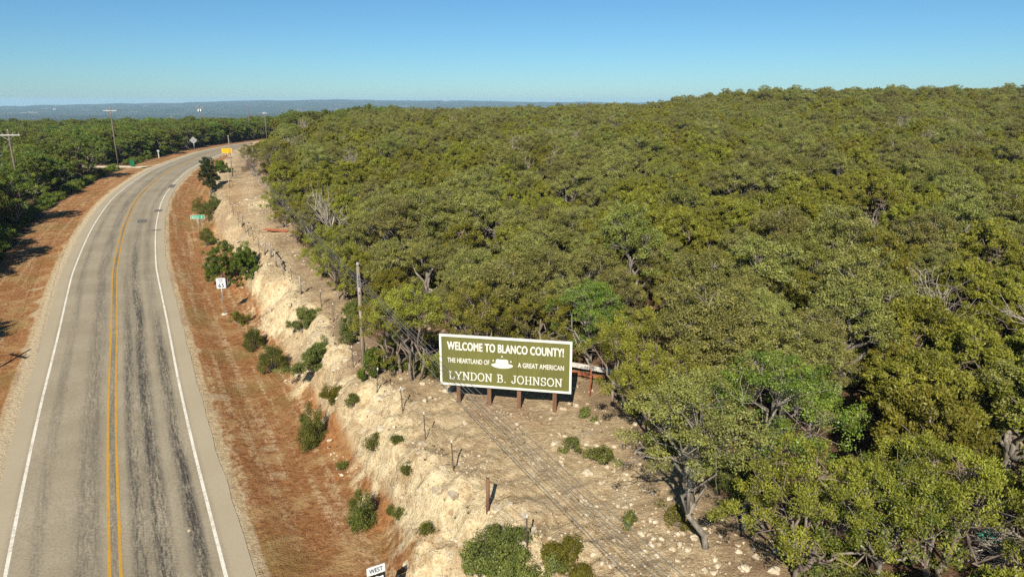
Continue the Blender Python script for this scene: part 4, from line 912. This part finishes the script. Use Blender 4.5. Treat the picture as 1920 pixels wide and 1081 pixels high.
crown = [(.275, .20), (.25, .29), (.18, .33), (.06, .315), (-.06, .315), (-.18, .33), (-.25, .29), (-.275, .20), (-.27, .05), (-.30, .03), (-.44, -.02)]
MB().prism([(hx+p[0]*1.12, hz-.02+p[1]*.74) for p in (brim+crown)[::-1]], -.010, -.003).build('hat_emblem', M['white'], bo)
for mx, mz in ((0, .36), (-.41, .13), (.41, .13)):
    MB().prism([(hx+mx*1.05+a, hz+mz+b) for a, b in ((-.045, -.05), (0, -.02), (.045, -.05), (.012, .06), (-.012, .06))], -.010, -.003).build('hat_mark', M['white'], bo)

# ------------------------------------------------------------------ road signs
def rounded(w, h, r, n=4):
    P = []
    for cx, cz, a in ((w/2-r, h/2-r, 0), (-w/2+r, h/2-r, 90), (-w/2+r, -h/2+r, 180), (w/2-r, -h/2+r, 270)): P += [(cx+r*math.cos(R(a+90*i/n)), cz+r*math.sin(R(a+90*i/n))) for i in range(n+1)]
    return P
def plate(name, w, h, mat, parent, z, r=.04, y=0.0, t=.006, x=0):
    return MB().prism([(px+x, pz2+z) for px, pz2 in rounded(w, h, r)][::-1], y-t/2, y+t/2).build(name, mat, parent)
def pole_(parent, h, r=.035, x=0, y=.05, name='post'): return MB().tube([(x, y, -.25), (x, y, h)], r, 10).build(name, M['steel'], parent, True)
s1 = thing('speed_limit_sign', 'white speed limit 65 sign on a steel post beside the red verge', 'road sign', ground(SPOT['speed_sign']), .32)
pole_(s1, 3.05); plate('sign_plate', .72, .90, M['sign_white'], s1, 2.68, .05)
for w, h, z in ((.66, .84, 2.68),):
    o = MB().prism([(a, b+z) for a, b in rounded(w, h, .04)][::-1], -.0052, -.0034).build('border', M['black'], s1); 
plate('sign_face', .63, .81, M['sign_white'], s1, 2.68, .035, -.0055, .003)
letters('SPEED', .105, .42, .012, M['black'], s1, 0, -.0075, 2.98, .003); letters('LIMIT', .105, .36, .012, M['black'], s1, 0, -.0075, 2.82, .003); letters('65', .32, .44, .03, M['black'], s1, 0, -.0075, 2.50, .003)
MB().tube([(0, .05, -.15), (0, .05, .05)], [.26, .24], 12).build('concrete_foot', M['concrete'], s1)
s2 = thing('distance_sign', 'green road sign with a white town name on a thin post by the bushes', 'road sign', ground(SPOT['green_sign']), .28)
pole_(s2, 2.2, .03); plate('sign_plate', 1.62, .46, M['sign_white'], s2, 2.05, .08); plate('sign_face', 1.56, .40, M['sign_green'], s2, 2.05, .06, -.005, .005)
letters('Blanco', .20, .84, .01, M['sign_white'], s2, -.24, -.0085, 2.05, .003); letters('8', .20, .15, .01, M['sign_white'], s2, .48, -.0085, 2.05, .003)
s3 = thing('route_sign', 'white west plate above a black route plate at the bottom edge', 'road sign', ground(SPOT['west_sign']), .52)
WS = 2.62
pole_(s3, 2.75, .035); plate('sign_plate', .64, .32, M['sign_white'], s3, WS, .03); letters('WEST', .17, .47, .012, M['black'], s3, 0, -.005, WS, .003)
plate('route_plate', .64, .64, M['black'], s3, WS-.50, .03); shield = [(-.24, .22), (-.12, .20), (0, .25), (.12, .20), (.24, .22), (.27, .05), (.20, -.14), (0, -.26), (-.20, -.14), (-.27, .05)]
MB().prism([(a, b+WS-.50) for a, b in shield[::-1]], -.0065, -.0032).build('shield', M['sign_white'], s3)
s4 = thing('warning_sign', 'wide blank yellow warning sign on two posts at the bend', 'road sign', ground(SPOT['yellow_sign']), .38)
for x in (-.35, .1): pole_(s4, 1.6, .04, x)
plate('sign_plate', 1.95, .95, M['sign_yellow'], s4, 1.75, .04)
s5 = thing('diamond_sign', 'grey back of a diamond shaped road sign across the road at the bend', 'road sign', ground(SPOT['diamond_sign']), .3)
pole_(s5, 2.6, .055, 0, .06); 
o = plate('sign_plate', 1.5, 1.5, M['steel'], s5, 0, .08); o.location = (0, 0, 3.0); o.rotation_euler = (0, R(45), 0)
o = plate('stiffener', .9, .08, M['steel'], s5, 3.0, .01, -.03, .03); plate('stiffener', .08, .9, M['steel'], s5, 3.02, .01, -.05, .03)

# ------------------------------------------------------------------ wheelie bin and mailbox
b = thing('wheelie_bin', 'green wheeled rubbish bin standing at the mouth of the gravel driveway', 'bin', ground(SPOT['bin'], .05), .4)
b.scale = (1.35,)*3
def frustum(z0, z1, w0, d0, w1, d1): return MB().add([(-w0, -d0, z0), (w0, -d0, z0), (w0, d0, z0), (-w0, d0, z0), (-w1, -d1, z1), (w1, -d1, z1), (w1, d1, z1), (-w1, d1, z1)], [(3, 2, 1, 0), (4, 5, 6, 7), (0, 1, 5, 4), (1, 2, 6, 5), (2, 3, 7, 6), (3, 0, 4, 7)])
frustum(.06, .95, .24, .27, .32, .36).build('body', M['bin'], b); frustum(.955, 1.0, .34, .40, .33, .39).build('rim', M['bin'], b); frustum(1.003, 1.09, .35, .41, .25, .30).build('lid', M['bin'], b)
for x in (-.29, .29): MB().tube([(x-.03, .30, .13), (x+.03, .30, .13)], .13, 14).build('wheel', M['black'], b)
MB().tube([(-.25, .42, .98), (-.25, .48, 1.0), (.25, .48, 1.0), (.25, .42, .98)], .018, 6).build('handle', M['bin'], b)
b = thing('mailbox', 'pale mailbox on a white post beside the road beyond the bin', 'mailbox', ground(SPOT['mailbox']), .7)
b.scale = (1.5,)*3
MB().box((0, 0, .45), (.12, .12, 1.2)).build('post', M['white'], b); MB().prism([(-.13, 1.06), (.13, 1.06), (.13, 1.2)]+ring(0, 180, 0, 1.2, .13, .13, 8)[1:], -.28, .28).build('box', M['sign_white'], b)
MB().box((.145, 0, 1.25), (.015, .05, .16)).build('flag', M['rust'], b); MB().box((0, 0, 1.045), (.2, .5, .02)).build('bracket', M['wood_grey'], b)

# ------------------------------------------------------------------ utility poles and overhead wires
def utility_pole(xy, h, lab, arm=None, r=.16, trans=0, guy=False, mat='wood_pole', rz=0, arm2=False):
    z = tz(*xy); o = thing('utility_pole', lab, 'utility pole', (xy[0], xy[1], z), rz)
    MB().tube([(0, 0, -.3), (0, 0, h*.5), (0, 0, h)], [r, r*.85, r*.68], 10).build('pole', M[mat], o, True)
    if arm:
        for zz in ((h-.55,) if not arm2 else (h-.55, h-1.3)):
            a = MB().box((0, -r*.68-.06, zz), (arm, .10, .13)).build('crossarm', M['palemetal' if arm > 2.6 else 'wood_grey'], o)
            for x in (-arm*.46, -arm*.22, arm*.22, arm*.46): MB().tube([(x, -r*.68-.06, zz+.066), (x, -r*.68-.06, zz+.13), (x, -r*.68-.06, zz+.20), (x, -r*.68-.06, zz+.30)], [.03, .03, .085, .05], 8).build('insulator', M['ceramic'], a)
            for s in (-1, 1): MB().tube([(s*arm*.28, -r*.68-.06, zz-.07), (0, -r*.68-.05, zz-.75)], .022, 5).build('brace', M['steel'], o)
    MB().tube([(0, 0, h+.002), (0, 0, h+.16), (0, 0, h+.26)], [.04, .10, .05], 8).build('insulator', M['ceramic'], o)
    for k in range(trans):
        x = (-.42, .42, 0)[k]; MB().tube([(x, -.28, h-2.35), (x, -.28, h-2.3), (x, -.28, h-1.55), (x, -.28, h-1.45)], [.2, .27, .27, .18], 12).build('transformer', M['transformer'], o, True)
    if guy: MB().tube([(0, 0, h-1.6), (-6.5, -1.0, 1.0)], .02, 5).build('guy_wire', M['steel'], o)
    return o
utility_pole(SPOT['pole0'], 9.0, 'wooden utility pole outside the left edge whose shadow falls on the road shoulder', 2.4, rz=-.45)
utility_pole(SPOT['pole1'], 11.0, 'wooden utility pole with a pale crossarm at the far left, nearest of its line', 3.4, .17, guy=True, rz=.1)
utility_pole(SPOT['pole2'], 12.8, 'tall dark wooden utility pole behind the green bin at the driveway', 2.9, .17, rz=.2)
utility_pole(SPOT['pole3'], 13.0, 'wooden utility pole carrying white transformers in the wood beyond the mailbox', 2.6, .17, 2, rz=.3, arm2=True)
for (x, y, top, arm, lab) in ((-174.5, 270, 10.7, 0, 'slim pale pole rising from the left wood between the two nearest utility poles'), (-130.5, 270, 11.7, 1.6, 'small utility pole in the wood left of the one with transformers'),
        (-101.1, 270, 15.4, 0, 'bare dark pole right of the one with transformers, against the valley'), (-86.4, 246, 13.0, 0, 'short black pole rising from the wood above the bend'), (-75.5, 250, 14.6, 1.3, 'rightmost distant utility pole, beside the pale field in the valley')):
    utility_pole((x, y), top-tz(x, y), lab, arm or None, .17)
xa, ya = SPOT['poleA']; xc, yc = SPOT['poleC']
pa_ = utility_pole(SPOT['poleA'], POLE_A_TOP-tz(xa, ya), 'grey wooden telephone pole at the wood edge left of the billboard', None, .125, mat='wood_grey')
pc_ = utility_pole(SPOT['poleC'], POLE_C_TOP-tz(xc, yc), 'brown wooden telephone pole beside the fence just right of the dark cedar', None, .10, mat='wood_grey')
for i, (za, (xb, yb, zb_)) in enumerate(zip(WIRE_A, WIRE_B)):
    A = np.array([xa, ya-.14, za]); Bq = np.array([xb, yb, zb_]); dirv = (Bq-A); E_ = A+dirv*1.75; E_[2] = Bq[2]+.35
    C_ = np.array([xc, yc-.14, POLE_C_TOP-.15-.28*(4-i)])
    P = []
    for a, b, sg in ((C_, A, .28), (A, E_, 0.0)):
        t = np.linspace(0, 1, 26 if sg else 14)[:, None]; q = a*(1-t)+b*t
        if sg: q[:, 2] -= 4*sg*(t*(1-t))[:, 0]
        else:
            u = np.linspace(0, 1, 14); q[:, 2] = np.interp(u, [0, 1/1.75, 1], [A[2], Bq[2], E_[2]])-.16*np.sin(np.pi*np.clip(u*1.75, 0, 1))
        P.append(q if not len(P) else q[1:])
    o = MB().tube(np.vstack(P), (.014, .010, .010, .010, .010)[i], 5).build('overhead_wire', M['wire'])
    tag(o, 'lowest and thickest of the overhead wires crossing in front of the billboard' if i == 0 else 'thin dark overhead wire crossing in front of the billboard, one of the upper four', 'wire', None if i == 0 else 'upper overhead wires')
    MB().box((xa-pa_.location.x, -.15, za-pa_.location.z), (.08, .08, .09)).build('clamp', M['steel'], pa_)

L_ = [('pole0', 9.0), ('pole1', 11.0), ('pole2', 12.8), ('pole3', 13.0)]
for (k1, h1), (k2, h2) in zip(L_[:-1], L_[1:]):
    for off in (-1.2, 1.2):
        a = np.array([SPOT[k1][0]+off, SPOT[k1][1]-.15, tz(*SPOT[k1])+h1-.25]); b = np.array([SPOT[k2][0]+off, SPOT[k2][1]-.15, tz(*SPOT[k2])+h2-.25]); t = np.linspace(0, 1, 24)[:, None]; q = a*(1-t)+b*t; q[:, 2] -= 4*1.1*(t*(1-t))[:, 0]
        tag(MB().tube(q, .010, 4).build('power_line', M['wire']), 'thin wire slung between the wooden utility poles beyond the far verge', 'wire', 'wires of the roadside pole line')

# ------------------------------------------------------------------ far houses in the valley
def house(x, y, w, d, h, lab, rz=0, tower=False):
    o = thing('farm_building', lab, 'building', (x, y, float(far_height(np.array([float(x)]), np.array([float(y)]))[0])+1), rz)
    MB().box((0, 0, h/2), (w, d, h)).build('wall', M['white'], o)
    MB().prism([(-w*.54, h), (0, h+w*.28), (w*.54, h)][::-1], -d*.53, d*.53).build('roof', M['palemetal'], o)
    for i in (-1, 0, 1): MB().box((i*w*.28, -d/2-.05, h*.5), (w*.12, .1, h*.4)).build('window', M['black'], o)
for px, yy, s, lab in ((495, 4300, 1.6, 'tiny white farm building in the valley straight above the short black pole'), (540, 4400, 1.2, 'tiny white farm building right of the first one in the valley'), (100, 5600, 1.7, 'tiny white building at the foot of the far hills on the left'), (657, 3300, 1.0, 'tiny white building near the pale quarry patch in the valley'), (790, 5500, 1.5, 'tiny pale building high in the valley above the middle of the wood')):
    house((px-960)/1280*yy*.965, yy, 9*s, 15*s, 4*s, lab, .8)
# pale quarry floors and fields in the valley
def field(px0, px1, yy, dep, lab):
    x0, x1 = (px0-960)/1280*yy*.965, (px1-960)/1280*yy*.965; n = 24; g = np.random.RandomState(px0); P = []
    for a in np.linspace(0, 2*np.pi, n, endpoint=False): k = 1+.25*g.normal(); P.append(((x0+x1)/2+(x1-x0)/2*math.cos(a)*min(1.1, abs(k)), yy+dep/2*math.sin(a)*k))
    P = np.array(P); z = np.full(n, float(far_height(P[:, 0], P[:, 1]).max()+9)); V = np.vstack([np.column_stack([P, z]), np.column_stack([P*1.0, z-16])])
    me = mesh_np('quarry_floor', V, [np.array([range(n)]), np.array([(i+n, (i+1) % n+n, (i+1) % n, i) for i in range(n)])], [M['quarry']]); tag(link('quarry_floor', me), kind='structure')
M['quarry'] = plain('quarry_stone', (.62, .50, .36), (.45, .36, .25), .01, .95, obj=False)
field(564, 650, 2450, 130, ''); field(400, 450, 2300, 60, ''); field(690, 720, 2700, 150, ''); field(858, 900, 2900, 90, '')

# ------------------------------------------------------------------ haze
top_all = max(float(Z2.max()), 34.0)+2
hz_ = MB().box((0, 5200, (top_all+ZMIN-1)/2), (30000, 13600, top_all-ZMIN+1)); ht = NT('haze_air'); v = ht.n('VolumePrincipled'); v.inputs['Density'].default_value = 0.00009; v.inputs['Color'].default_value = (.50, .77, 1.0, 1); v.inputs['Anisotropy'].default_value = 0.0
ht.l(v.outputs[0], ht.out.inputs['Volume']); o = hz_.build('haze', ht.m); tag(o, kind='stuff')
